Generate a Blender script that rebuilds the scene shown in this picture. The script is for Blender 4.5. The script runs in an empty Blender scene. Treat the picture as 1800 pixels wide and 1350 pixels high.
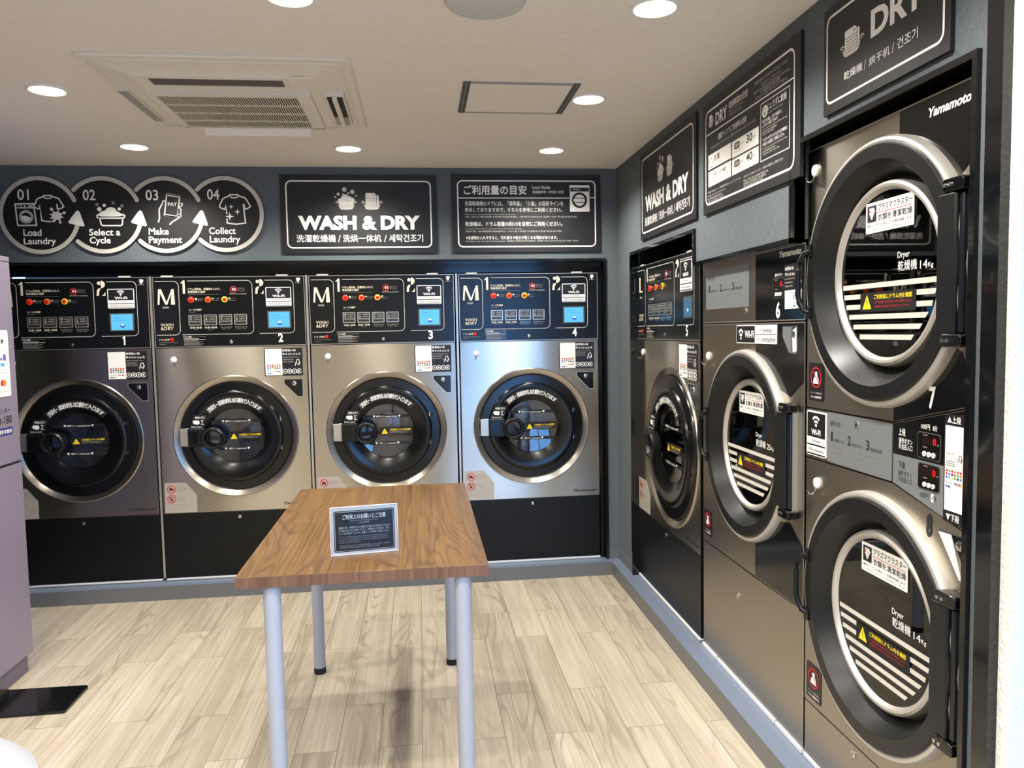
import bpy, bmesh, math
from mathutils import Vector, Matrix
PI = math.pi
S = bpy.context.scene
COL = S.collection

# ------------------------------------------------------------------ camera
cam_d = bpy.data.cameras.new('camera'); cam = bpy.data.objects.new('camera', cam_d); COL.objects.link(cam)
S.camera = cam
cam_d.sensor_fit = 'HORIZONTAL'; cam_d.sensor_width = 36.0; cam_d.lens = 27.152; cam_d.clip_start = 0.02
YAW, PITCH, ROLL = 0.117730, -0.069063, -0.018774
f = Vector((math.sin(YAW)*math.cos(PITCH), math.cos(YAW)*math.cos(PITCH), math.sin(PITCH)))
r = Vector((math.cos(YAW), -math.sin(YAW), 0)); u = r.cross(f)
r, u = r*math.cos(ROLL)+u*math.sin(ROLL), -r*math.sin(ROLL)+u*math.cos(ROLL)
cam.matrix_world = Matrix(((r.x, u.x, -f.x, -1.1914), (r.y, u.y, -f.y, -4.5824), (r.z, u.z, -f.z, 1.4982), (0, 0, 0, 1)))

# ------------------------------------------------------------------ daylight outside, exposure
W = bpy.data.worlds.new('world'); S.world = W; W.use_nodes = True
bg = W.node_tree.nodes['Background']
bg.inputs[0].default_value = (0.19, 0.47, 1.0, 1); bg.inputs[1].default_value = 7.0
S.view_settings.view_transform = 'Standard'; S.view_settings.look = 'None'
S.view_settings.gamma = 1.0; S.view_settings.use_curve_mapping = False
S.view_settings.exposure = 0.2
LAMP_W = 54.0                      # each ceiling downlight
LAMP_C = (1.0, 0.95, 0.87)

# ------------------------------------------------------------------ materials
def lin(h):
    c = [int(h[i:i+2], 16)/255 for i in (0, 2, 4)]
    return tuple(x/12.92 if x <= .04045 else ((x+.055)/1.055)**2.4 for x in c) + (1,)
M = {}
def mat(name, col, rough=.5, metal=0., spec=.5, emit=None, es=0., coat=0.):
    m = bpy.data.materials.new(name); m.use_nodes = True
    b = m.node_tree.nodes['Principled BSDF']
    b.inputs['Base Color'].default_value = lin(col) if isinstance(col, str) else tuple(col)+(1,)
    b.inputs['Roughness'].default_value = rough; b.inputs['Metallic'].default_value = metal
    b.inputs['Specular IOR Level'].default_value = spec; b.inputs['Coat Weight'].default_value = coat
    if emit:
        b.inputs['Emission Color'].default_value = lin(emit); b.inputs['Emission Strength'].default_value = es
    M[name] = m
    return m, m.node_tree, b
def nd(nt, t, **kw):
    n = nt.nodes.new(t)
    for k, v in kw.items():
        if k.startswith('i_'): n.inputs[k[2:].replace('_', ' ')].default_value = v
        else: setattr(n, k, v)
    return n
def ramp(nt, fac, stops):
    n = nt.nodes.new('ShaderNodeValToRGB'); e = n.color_ramp.elements
    while len(e) < len(stops): e.new(.5)
    for k, (p, c) in enumerate(stops):
        e[k].position = p; e[k].color = lin(c) if isinstance(c, str) else (c, c, c, 1)
    nt.links.new(fac, n.inputs[0]); return n.outputs[0]
def coords(nt, scale=(1, 1, 1), rot=(0, 0, 0)):
    tc = nt.nodes.new('ShaderNodeTexCoord'); mp = nt.nodes.new('ShaderNodeMapping')
    mp.inputs['Scale'].default_value = scale; mp.inputs['Rotation'].default_value = rot
    nt.links.new(tc.outputs['Object'], mp.inputs[0]); return mp.outputs[0]
def mix(nt, fac, a, b, mode='MIX'):
    n = nt.nodes.new('ShaderNodeMix'); n.data_type = 'RGBA'; n.blend_type = mode
    for s, v in ((0, fac), (6, a), (7, b)):
        if isinstance(v, (int, float)): n.inputs[s].default_value = v
        elif isinstance(v, str): n.inputs[s].default_value = lin(v)
        else: nt.links.new(v, n.inputs[s])
    return n.outputs[2]
def bump(nt, b, h, strength, dist=.01):
    n = nt.nodes.new('ShaderNodeBump'); n.inputs['Strength'].default_value = strength; n.inputs['Distance'].default_value = dist
    nt.links.new(h, n.inputs['Height']); nt.links.new(n.outputs[0], b.inputs['Normal'])

def fabric(name, c1, c2, rough=.85):
    m, nt, b = mat(name, c1, rough, spec=.25)
    n1 = nd(nt, 'ShaderNodeTexNoise', i_Scale=1.0, i_Detail=3.0); nt.links.new(coords(nt, (40, 40, 420)), n1.inputs[0])
    n2 = nd(nt, 'ShaderNodeTexNoise', i_Scale=1.0, i_Detail=3.0); nt.links.new(coords(nt, (420, 420, 40)), n2.inputs[0])
    h = mix(nt, .5, n1.outputs[0], n2.outputs[0])
    nt.links.new(ramp(nt, h, [(.35, c1), (.65, c2)]), b.inputs['Base Color'])
    bump(nt, b, h, .25, .002)
fabric('wall_paper', '565c60', '6c7378')
fabric('side_paper', '2c3136', '383e44'); fabric('front_paper', 'b9b1a2', 'c8c0b0')
def ceiling_mat():
    m, nt, b = mat('ceiling_paper', 'ece6da', .9, spec=.2)
    n1 = nd(nt, 'ShaderNodeTexNoise', i_Scale=1.0, i_Detail=3.0); nt.links.new(coords(nt, (30, 330, 1)), n1.inputs[0])
    n2 = nd(nt, 'ShaderNodeTexNoise', i_Scale=1.0, i_Detail=3.0); nt.links.new(coords(nt, (330, 30, 1)), n2.inputs[0])
    h = mix(nt, .45, n1.outputs[0], n2.outputs[0])
    nt.links.new(ramp(nt, h, [(.3, 'e4dcd0'), (.7, 'f2ece2')]), b.inputs['Base Color'])
    bump(nt, b, h, .2, .002)
ceiling_mat()
def plaster():
    m, nt, b = mat('plaster', 'eceae4', .9, spec=.2)
    n = nd(nt, 'ShaderNodeTexNoise', i_Scale=90.0, i_Detail=6.0); nt.links.new(coords(nt), n.inputs[0])
    bump(nt, b, n.outputs[0], .6, .006)
plaster()
def wood(name, plank_l, plank_w, cols, mort, rough, grain, freq, bumpy=.05, ring=.5, ringcol='8a7a66'):
    m, nt, b = mat(name, cols[0], rough, spec=.4)
    L = nt.links.new
    v = coords(nt, rot=(0, 0, PI/2))
    br = nd(nt, 'ShaderNodeTexBrick', offset=.37, offset_frequency=2, squash=1.0)
    br.inputs['Color1'].default_value = (0, 0, 0, 1); br.inputs['Color2'].default_value = (1, 1, 1, 1); br.inputs['Mortar'].default_value = (.5, .5, .5, 1)
    br.inputs['Scale'].default_value = 1.0; br.inputs['Mortar Size'].default_value = mort; br.inputs['Mortar Smooth'].default_value = .1
    br.inputs['Brick Width'].default_value = plank_l; br.inputs['Row Height'].default_value = plank_w
    L(v, br.inputs[0])
    off = nd(nt, 'ShaderNodeVectorMath', operation='MULTIPLY_ADD'); off.inputs[1].default_value = (37, 23, 11)
    L(br.outputs['Color'], off.inputs[0]); L(v, off.inputs[2])
    def scaled(s):
        n = nd(nt, 'ShaderNodeVectorMath', operation='MULTIPLY'); n.inputs[1].default_value = s; L(off.outputs[0], n.inputs[0]); return n.outputs[0]
    g = nd(nt, 'ShaderNodeTexNoise', i_Scale=1.0, i_Detail=6.0, i_Roughness=.65); L(scaled((2.2, grain, 1)), g.inputs[0])
    big = nd(nt, 'ShaderNodeTexNoise', i_Scale=1.0, i_Detail=3.0); L(scaled((1.2, 16, 1)), big.inputs[0])
    field = nd(nt, 'ShaderNodeTexNoise', i_Scale=1.0, i_Detail=1.5, i_Roughness=.4); L(scaled((.9, 7.5, 1)), field.inputs[0])
    mul = nd(nt, 'ShaderNodeMath', operation='MULTIPLY'); mul.inputs[1].default_value = freq; L(field.outputs[0], mul.inputs[0])
    sn = nd(nt, 'ShaderNodeMath', operation='SINE'); L(mul.outputs[0], sn.inputs[0])
    lines = ramp(nt, sn.outputs[0], [(.35, 0.0), (.95, 1.0)])
    mk = nd(nt, 'ShaderNodeTexNoise', i_Scale=1.0, i_Detail=1.0); L(scaled((.9, 6, 3)), mk.inputs[0])
    msk = ramp(nt, mk.outputs[0], [(.48, 0.0), (.62, 1.0)])
    ml = nd(nt, 'ShaderNodeMath', operation='MULTIPLY'); L(lines, ml.inputs[0]); L(msk, ml.inputs[1])
    ml2 = nd(nt, 'ShaderNodeMath', operation='MULTIPLY'); ml2.inputs[1].default_value = ring; L(ml.outputs[0], ml2.inputs[0])
    base = ramp(nt, mix(nt, .4, g.outputs[0], big.outputs[0]), [(.40, cols[0]), (.5, cols[1]), (.60, cols[2])])
    tint = ramp(nt, br.outputs['Color'], [(0, cols[3]), (1, cols[4])])
    c = mix(nt, .4, base, tint)
    c = mix(nt, ml2.outputs[0], c, ringcol)
    c = mix(nt, br.outputs['Fac'], c, cols[5])
    L(c, b.inputs['Base Color'])
    rr = nd(nt, 'ShaderNodeMapRange'); rr.inputs['To Min'].default_value = rough-.08; rr.inputs['To Max'].default_value = rough+.12
    L(g.outputs[0], rr.inputs[0]); L(rr.outputs[0], b.inputs['Roughness'])
    bump(nt, b, g.outputs[0], bumpy, .003)
wood('floor_planks', .92, .1525, ('968a78', 'aca18d', 'bfb5a2', '978c7a', 'bdb29f', '6e6456'), .0012, .5, 85, 80, ring=.5, ringcol='807361')
wood('table_wood', 1.6, .105, ('4e361b', '674a27', '7b5b33', '553c20', '70512e', '47321b'), .0004, .32, 90, 110, bumpy=.02, ring=.5, ringcol='3c2815')
wood('table_edge', 3, .5, ('5a4032', '755441', '86644f', '6a4c3a', '785645', '6a4c3a'), .0004, .45, 90, 50, bumpy=.02, ring=.3, ringcol='5c4032')

def steel(name, col, rough, aniso, warp=.15, radial=False):
    m, nt, b = mat(name, col, rough, metal=1.)
    L = nt.links.new
    b.inputs['Anisotropic'].default_value = aniso
    if radial:
        t = nd(nt, 'ShaderNodeTangent', direction_type='RADIAL', axis='Y'); L(t.outputs[0], b.inputs['Tangent']); b.inputs['Anisotropic Rotation'].default_value = .25
    else:
        t = nd(nt, 'ShaderNodeVectorTransform', vector_type='VECTOR', convert_from='OBJECT', convert_to='WORLD'); t.inputs[0].default_value = (0, 0, 1)
        L(t.outputs[0], b.inputs['Tangent'])
    fine = nd(nt, 'ShaderNodeTexNoise', i_Scale=1.0, i_Detail=2.0); L(coords(nt, (1.5, 1.5, 900)), fine.inputs[0])
    rr = nd(nt, 'ShaderNodeMapRange'); rr.inputs['To Min'].default_value = rough-.025; rr.inputs['To Max'].default_value = rough+.025
    L(fine.outputs[0], rr.inputs[0]); L(rr.outputs[0], b.inputs['Roughness'])
    if warp:
        n = nd(nt, 'ShaderNodeTexNoise', i_Scale=2.2, i_Detail=0.0); L(coords(nt), n.inputs[0])
        bump(nt, b, n.outputs[0], warp, .05)
steel('brushed_steel', 'b9b2a4', .26, .93, .22)
steel('dryer_steel', 'b0a99d', .31, .85, .06)
steel('ring_steel', 'bab3a6', .30, .8, 0, radial=True)
mat('satin_silver', 'c8c4ba', .35, .85)
mat('silver_rim', 'cbc7bf', .38, .6)
mat('chrome', 'dcdcd8', .15, 1.)
mat('panel_black', '0e1012', .22, spec=.35)
mat('base_black', '0a0c0e', .38, spec=.3)
mat('gloss_black', '0b0c0e', .12)
mat('door_black', '0a0b0d', .20, spec=.45)
mat('dish_black', '141516', .36, spec=.4)
mat('rubber_black', '08080a', .6)
mat('handle_black', '0e0f11', .35, spec=.4)
mat('trim_black', '0a0d10', .10, coat=.4)
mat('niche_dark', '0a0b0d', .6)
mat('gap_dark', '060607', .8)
mat('hinge_navy', '12161f', .22)
mat('sign_black', '17171a', .5)
mat('step_black', '111113', .5)
mat('ink_white', 'fbf9f3', .6)
mat('ink_grey', 'cbc7bd', .6)
mat('ink_cream', 'e8dcc0', .6)
mat('ink_black', '1c1c1e', .6)
mat('ink_dim', '8a857b', .6)
mat('ink_red', 'c8202a', .55)
mat('ink_yellow', 'f3d51e', .55)
mat('ink_blue', '2f62c8', .55); mat('ink_sky', '58b4dd', .55); mat('ink_green', '3aa655', .55); mat('ink_orange', 'f08a1e', .55); mat('ink_purple', '7d4fc0', .55); mat('ink_navy', '22307e', .55)
mat('sticker_white', 'f4f2ec', .5)
mat('sticker_black', '16141a', .4)
mat('silver_panel', '9aa0a2', .34, .55)
mat('plate_grey', 'b4aca0', .45, .2)
mat('white_plastic', 'eeece6', .35); mat('stool_white', '97979a', .45, spec=.3)
mat('white_paint', 'e4e4e6', .4)
mat('leg_daylit', 'a8acb8', .35)  # white legs, with the blue of the daylight mixed into the colour
mat('ac_plastic', 'e6dfd0', .5)
mat('ac_dark', '5d564b', .7)
mat('ac_slot', '2a2723', .8)
mat('alu_dark', '5c605d', .45, .5)
mat('alu_light', 'a8a59c', .4, .5)
mat('fitting_grey', 'c9cac6', .6)
mat('lavender', '8f8496', .42, .2)
mat('lavender_dark', '736a7c', .5, .2)
mat('curb_vinyl', '67686a', .45)
mat('curb_sky_sheen', '6f7a8c', .32)  # curb's upper face, bluer: sky reflection put into the colour
mat('concrete', '9a9a98', .9)
mat('led_red', '500808', .3, emit='ff1414', es=1.6)
mat('lcd_dark', '1c0a0c', .2)
mat('button_red', 'c01408', .25, emit='c01004', es=.25)
mat('amber_ring', 'f07818', .35); mat('orange_red_ring', 'f04820', .35); mat('yellow_ring', 'f8d038', .35)
mat('button_key', '2a2826', .3)
mat('screen_blue', '205070', .25, emit='62bdf2', es=.9)
mat('screen_dim', '2c3c48', .2, emit='5f93b4', es=.35)
mat('lens', 'ffffff', .5, emit='fff6e6', es=9.0)
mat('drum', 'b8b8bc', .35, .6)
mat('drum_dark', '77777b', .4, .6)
mat('acrylic_edge', 'e6ecff', .12)
def thin_glass(name, tint, extra=0.):
    m = bpy.data.materials.new(name); m.use_nodes = True; nt = m.node_tree; nt.nodes.clear()
    o = nd(nt, 'ShaderNodeOutputMaterial'); t = nd(nt, 'ShaderNodeBsdfTransparent'); g = nd(nt, 'ShaderNodeBsdfGlossy'); x = nd(nt, 'ShaderNodeMixShader')
    t.inputs[0].default_value = tint; g.inputs['Roughness'].default_value = .02
    fr = nd(nt, 'ShaderNodeFresnel'); fr.inputs[0].default_value = 1.5
    ad = nd(nt, 'ShaderNodeMath', operation='ADD'); ad.inputs[1].default_value = extra
    nt.links.new(fr.outputs[0], ad.inputs[0]); nt.links.new(ad.outputs[0], x.inputs[0])
    nt.links.new(t.outputs[0], x.inputs[1]); nt.links.new(g.outputs[0], x.inputs[2]); nt.links.new(x.outputs[0], o.inputs[0])
    M[name] = m
thin_glass('window_glass', (.95, .97, .98, 1)); thin_glass('washer_glass', (.78, .80, .83, 1), .07); thin_glass('dryer_glass', (.32, .32, .33, 1), .04); thin_glass('acrylic', (.97, .98, .99, 1), -.028)

# ------------------------------------------------------------------ text outlines
tc_ = bpy.data.curves.new('glyph_source', 'FONT'); to_ = bpy.data.objects.new('glyph_source', tc_); COL.objects.link(to_)
tc_.resolution_u = 3
CACHE = {}
def glyphs(s, bold=0., shear=0.):
    k = (s, bold, shear)
    if k not in CACHE:
        tc_.body = s; tc_.offset = bold; tc_.shear = shear
        dg = bpy.context.evaluated_depsgraph_get(); dg.update()
        e = to_.evaluated_get(dg); me = e.to_mesh()
        CACHE[k] = ([(v.co.x, v.co.y) for v in me.vertices], [tuple(p.vertices) for p in me.polygons]); e.to_mesh_clear()
    return CACHE[k]

# ------------------------------------------------------------------ mesh builder; a local front plane is x right, z up, -y towards the viewer
class MB:
    def __init__(s): s.v = []; s.f = []; s.m = []; s.slots = []
    def face(s, pts, m):
        b = len(s.v); s.v += [tuple(p) for p in pts]; s.f.append(tuple(range(b, b+len(pts)))); s.m.append(s.slot(m))
    def slot(s, m):
        if m not in s.slots: s.slots.append(m)
        return s.slots.index(m)
    def add(s, vs, fs, m):
        b = len(s.v); s.v += vs; k = s.slot(m)
        for q in fs: s.f.append(tuple(b+i for i in q)); s.m.append(k)
        return s
    def box(s, x0, x1, y0, y1, z0, z1, m):
        vs = [(x, y, z) for z in (z0, z1) for y in (y0, y1) for x in (x0, x1)]
        return s.add(vs, [(0, 2, 3, 1), (4, 5, 7, 6), (0, 1, 5, 4), (2, 6, 7, 3), (0, 4, 6, 2), (1, 3, 7, 5)], m)
    def lathe(s, prof, cx, cz, m, n=72, a0=0., a1=2*PI):
        full = abs(a1-a0-2*PI) < 1e-6; k = n if full else n+1
        vs = []
        for (rr, y) in prof:
            for i in range(k):
                t = a0+(a1-a0)*i/n; vs.append((cx+rr*math.cos(t), y, cz+rr*math.sin(t)))
        fs = []
        for j in range(len(prof)-1):
            for i in range(n):
                i2 = (i+1) % k
                fs.append((j*k+i, j*k+i2, (j+1)*k+i2, (j+1)*k+i))
        return s.add(vs, fs, m)
    def vlathe(s, prof, cx, cy, m, n=40):          # about a vertical axis, prof = [(r, z)] from the top down
        vs = []; fs = []
        for (rr, z) in prof:
            for i in range(n):
                t = 2*PI*i/n; vs.append((cx+rr*math.cos(t), cy+rr*math.sin(t), z))
        for j in range(len(prof)-1):
            for i in range(n):
                i2 = (i+1) % n; fs.append((j*n+i2, j*n+i, (j+1)*n+i, (j+1)*n+i2))
        return s.add(vs, fs, m)
    def prism(s, pts, y0, y1, m):                   # polygon in xz (counter-clockwise) pushed from y0 (front) to y1
        n = len(pts); vs = [(x, y0, z) for x, z in pts]+[(x, y1, z) for x, z in pts]
        fs = [tuple(range(n)), tuple(range(2*n-1, n-1, -1))]+[((i+1) % n, i, n+i, n+(i+1) % n) for i in range(n)]
        return s.add(vs, fs, m)
    def hprism(s, pts, z0, z1, m):                  # polygon in xy pushed up
        n = len(pts); vs = [(x, y, z0) for x, y in pts]+[(x, y, z1) for x, y in pts]
        fs = [tuple(range(n-1, -1, -1)), tuple(range(n, 2*n))]+[(i, (i+1) % n, n+(i+1) % n, n+i) for i in range(n)]
        return s.add(vs, fs, m)
    def tube(s, path, rad, m, n=10, closed=False):
        P = [Vector(p) for p in path]; vs = []; fs = []; up = Vector((0, 0, 1)); N = len(P)
        for i, p in enumerate(P):
            a = P[(i-1) % N] if (i or closed) else p; c = P[(i+1) % N] if (i < N-1 or closed) else p
            d = (c-a).normalized(); q = up if abs(d.dot(up)) < .95 else Vector((1, 0, 0))
            e1 = d.cross(q).normalized(); e2 = e1.cross(d)
            R_ = rad[i] if isinstance(rad, (list, tuple)) else rad
            for k in range(n): t = 2*PI*k/n; vs.append(tuple(p+e1*R_*math.cos(t)+e2*R_*math.sin(t)))
        for i in range(N if closed else N-1):
            for k in range(n): fs.append((i*n+k, i*n+(k+1) % n, ((i+1) % N)*n+(k+1) % n, ((i+1) % N)*n+k))
        if not closed: fs += [tuple(range(n-1, -1, -1)), tuple(range((N-1)*n, N*n))]
        return s.add(vs, fs, m)
    def hole_plate(s, x0, x1, z0, z1, cx, cz, R, y, m, n=72, depth=.012):
        A = sorted(set([2*PI*i/n for i in range(n)]+[math.atan2(z-cz, x-cx) % (2*PI) for x in (x0, x1) for z in (z0, z1)]))
        o = []; q = []
        for t in A:
            c, w = math.cos(t), math.sin(t)
            k = min([(x1-cx)/c if c > 1e-9 else 1e9, (x0-cx)/c if c < -1e-9 else 1e9, (z1-cz)/w if w > 1e-9 else 1e9, (z0-cz)/w if w < -1e-9 else 1e9])
            o.append((cx+k*c, y, cz+k*w)); q.append((cx+R*c, y, cz+R*w))
        N = len(A)
        s.add(o+q, [(i, (i+1) % N, N+(i+1) % N, N+i) for i in range(N)], m)
        s.add(o+[(x, y+depth, z) for x, _, z in o], [((i+1) % N, i, N+i, N+(i+1) % N) for i in range(N)], m)
        return s
    # flat marks on a front plane
    def rect(s, x0, x1, z0, z1, y, m): return s.add([(x0, y, z0), (x1, y, z0), (x1, y, z1), (x0, y, z1)], [(0, 1, 2, 3)], m)
    def poly(s, pts, y, m):
        ar = sum(pts[i][0]*pts[(i+1) % len(pts)][1]-pts[(i+1) % len(pts)][0]*pts[i][1] for i in range(len(pts)))
        if ar < 0: pts = pts[::-1]
        return s.add([(x, y, z) for x, z in pts], [tuple(range(len(pts)))], m)
    def disc(s, cx, cz, R, y, m, n=28, rz=None):
        return s.poly([(cx+R*math.cos(2*PI*i/n), cz+(rz or R)*math.sin(2*PI*i/n)) for i in range(n)], y, m)
    def ring(s, cx, cz, r0, r1, y, m, a0=0., a1=360., n=48):
        A = [math.radians(a0+(a1-a0)*i/n) for i in range(n+1)]
        o = [(cx+r1*math.cos(t), y, cz+r1*math.sin(t)) for t in A]; q = [(cx+r0*math.cos(t), y, cz+r0*math.sin(t)) for t in A]
        return s.add(o+q, [(i, i+1, n+2+i, n+1+i) for i in range(n)], m)
    def stroke(s, pts, w, y, m, closed=False, cap=True):
        """a mitred band of width w along pts"""
        p = [pts[0]]
        for c in pts[1:]:
            if math.hypot(c[0]-p[-1][0], c[1]-p[-1][1]) > 1e-6: p.append(c)
        if closed and math.hypot(p[0][0]-p[-1][0], p[0][1]-p[-1][1]) < 1e-6: p.pop()
        N = len(p); L = []; Rr = []
        un = lambda a, b: ((b[0]-a[0])/math.hypot(b[0]-a[0], b[1]-a[1]), (b[1]-a[1])/math.hypot(b[0]-a[0], b[1]-a[1]))
        for i in range(N):
            d0 = un(p[i-1], p[i]) if (i or closed) else None; d1 = un(p[i], p[(i+1) % N]) if (i < N-1 or closed) else None
            d0 = d0 or d1; d1 = d1 or d0
            n0 = (-d0[1], d0[0]); n1 = (-d1[1], d1[0]); k = 1+n0[0]*n1[0]+n0[1]*n1[1]
            k = max(k, .55); ox, oz = (n0[0]+n1[0])/k*w/2, (n0[1]+n1[1])/k*w/2
            L.append((p[i][0]+ox, y, p[i][1]+oz)); Rr.append((p[i][0]-ox, y, p[i][1]-oz))
        s.add(L+Rr, [(N+i, N+(i+1) % N, (i+1) % N, i) for i in range(N if closed else N-1)], m)
        if cap and not closed:
            for q, d in ((p[0], un(p[1], p[0])), (p[-1], un(p[-2], p[-1]))):
                a = math.atan2(d[1], d[0]); s.add([(q[0]+w/2*math.cos(a+t), y, q[1]+w/2*math.sin(a+t)) for t in [-PI/2+PI*i/8 for i in range(9)]], [tuple(range(9))], m)
        return s
    def text(s, t, x0, x1, z0, z1, y, m, bold=0., shear=0.):
        wide = bold > 0 and any(ord(c) > 0x2E80 for c in t)      # dense scripts: struck several times instead of swollen
        vs, fs = glyphs(t, 0. if wide else bold, shear)
        a, b = min(p[0] for p in vs), max(p[0] for p in vs); c, d = min(p[1] for p in vs), max(p[1] for p in vs)
        kx = (x1-x0)/(b-a); kz = (z1-z0)/max(d-c, 1e-6)
        for i, (dx, dz) in enumerate(((-1, 0), (1, 0), (0, 1), (0, -1)) if wide else ((0, 0),)):
            s.add([(x0+(p[0]-a+dx*bold)*kx, y-i*.00006, z0+(p[1]-c+dz*bold)*kz) for p in vs], fs, m)
        return s
    def arc_text(s, t, cx, cz, R, h, a0, a1, y, m, bold=0.):
        n = len(t)
        for i, ch in enumerate(t):
            vs, fs = glyphs(ch)
            a, b = min(p[0] for p in vs), max(p[0] for p in vs)
            th = math.radians(a0+(a1-a0)*(i+.5)/n); k = h/.92; mx = (a+b)/2
            out = []
            for (px, pz) in vs:
                lx, lz = (px-mx)*k, (pz-.38)*k
                out.append((cx+(R+lz)*math.cos(th)+lx*math.sin(th), y, cz+(R+lz)*math.sin(th)-lx*math.cos(th)))
            for j, e in enumerate((-bold, bold)): s.add([(q[0]+e*k*math.sin(th), y-j*.00006, q[2]-e*k*math.cos(th)) for q in out], fs, m)
        return s
    def build(s, name, parent=None, off=None, smooth=32, bevel=0.):
        me = bpy.data.meshes.new(name); me.from_pydata(s.v, [], s.f)
        for k in s.slots: me.materials.append(M[k])
        me.polygons.foreach_set('material_index', s.m)
        me.polygons.foreach_set('use_smooth', [True]*len(s.f)); me.update()
        me.set_sharp_from_angle(angle=math.radians(smooth))
        o = bpy.data.objects.new(name, me); COL.objects.link(o)
        if parent: o.parent = parent
        if off: o.location = off
        if bevel:
            bv = o.modifiers.new('bevel', 'BEVEL'); bv.width = bevel; bv.segments = 3; bv.limit_method = 'ANGLE'
        return o
def tag(o, label, cat, group=None):
    o['label'] = label; o['category'] = cat
    if group: o['group'] = group
    return o
def thing(name, loc, rotz, label, cat, group=None):
    o = bpy.data.objects.new(name, None); COL.objects.link(o); o.empty_display_size = .1
    o.location = loc; o.rotation_euler = (0, 0, rotz); return tag(o, label, cat, group)
def struct(o): o['kind'] = 'structure'; return o
def copy_tree(o, parent=None):
    c = o.copy(); COL.objects.link(c)
    if parent: c.parent = parent
    for ch in [k for k in bpy.data.objects if k.parent is o]: copy_tree(ch, c)
    return c
def rr(x0, x1, z0, z1, q, n=6, which=(1, 1, 1, 1)):   # rounded rectangle, counter-clockwise from bottom left; corners bl, br, tr, tl
    out = []
    for k, (cx, cz, a) in enumerate(((x0, z0, 180), (x1, z0, 270), (x1, z1, 0), (x0, z1, 90))):
        if not which[k]: out.append((cx, cz)); continue
        ex, ez = cx+(q if k in (0, 3) else -q), cz+(q if k in (0, 1) else -q)
        out += [(ex+q*math.cos(math.radians(a+90*i/n)), ez+q*math.sin(math.radians(a+90*i/n))) for i in range(n+1)]
    return out
def arcpts(cx, cz, R, a0, a1, n=24): return [(cx+R*math.cos(math.radians(a0+(a1-a0)*i/n)), cz+R*math.sin(math.radians(a0+(a1-a0)*i/n))) for i in range(n+1)]

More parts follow.
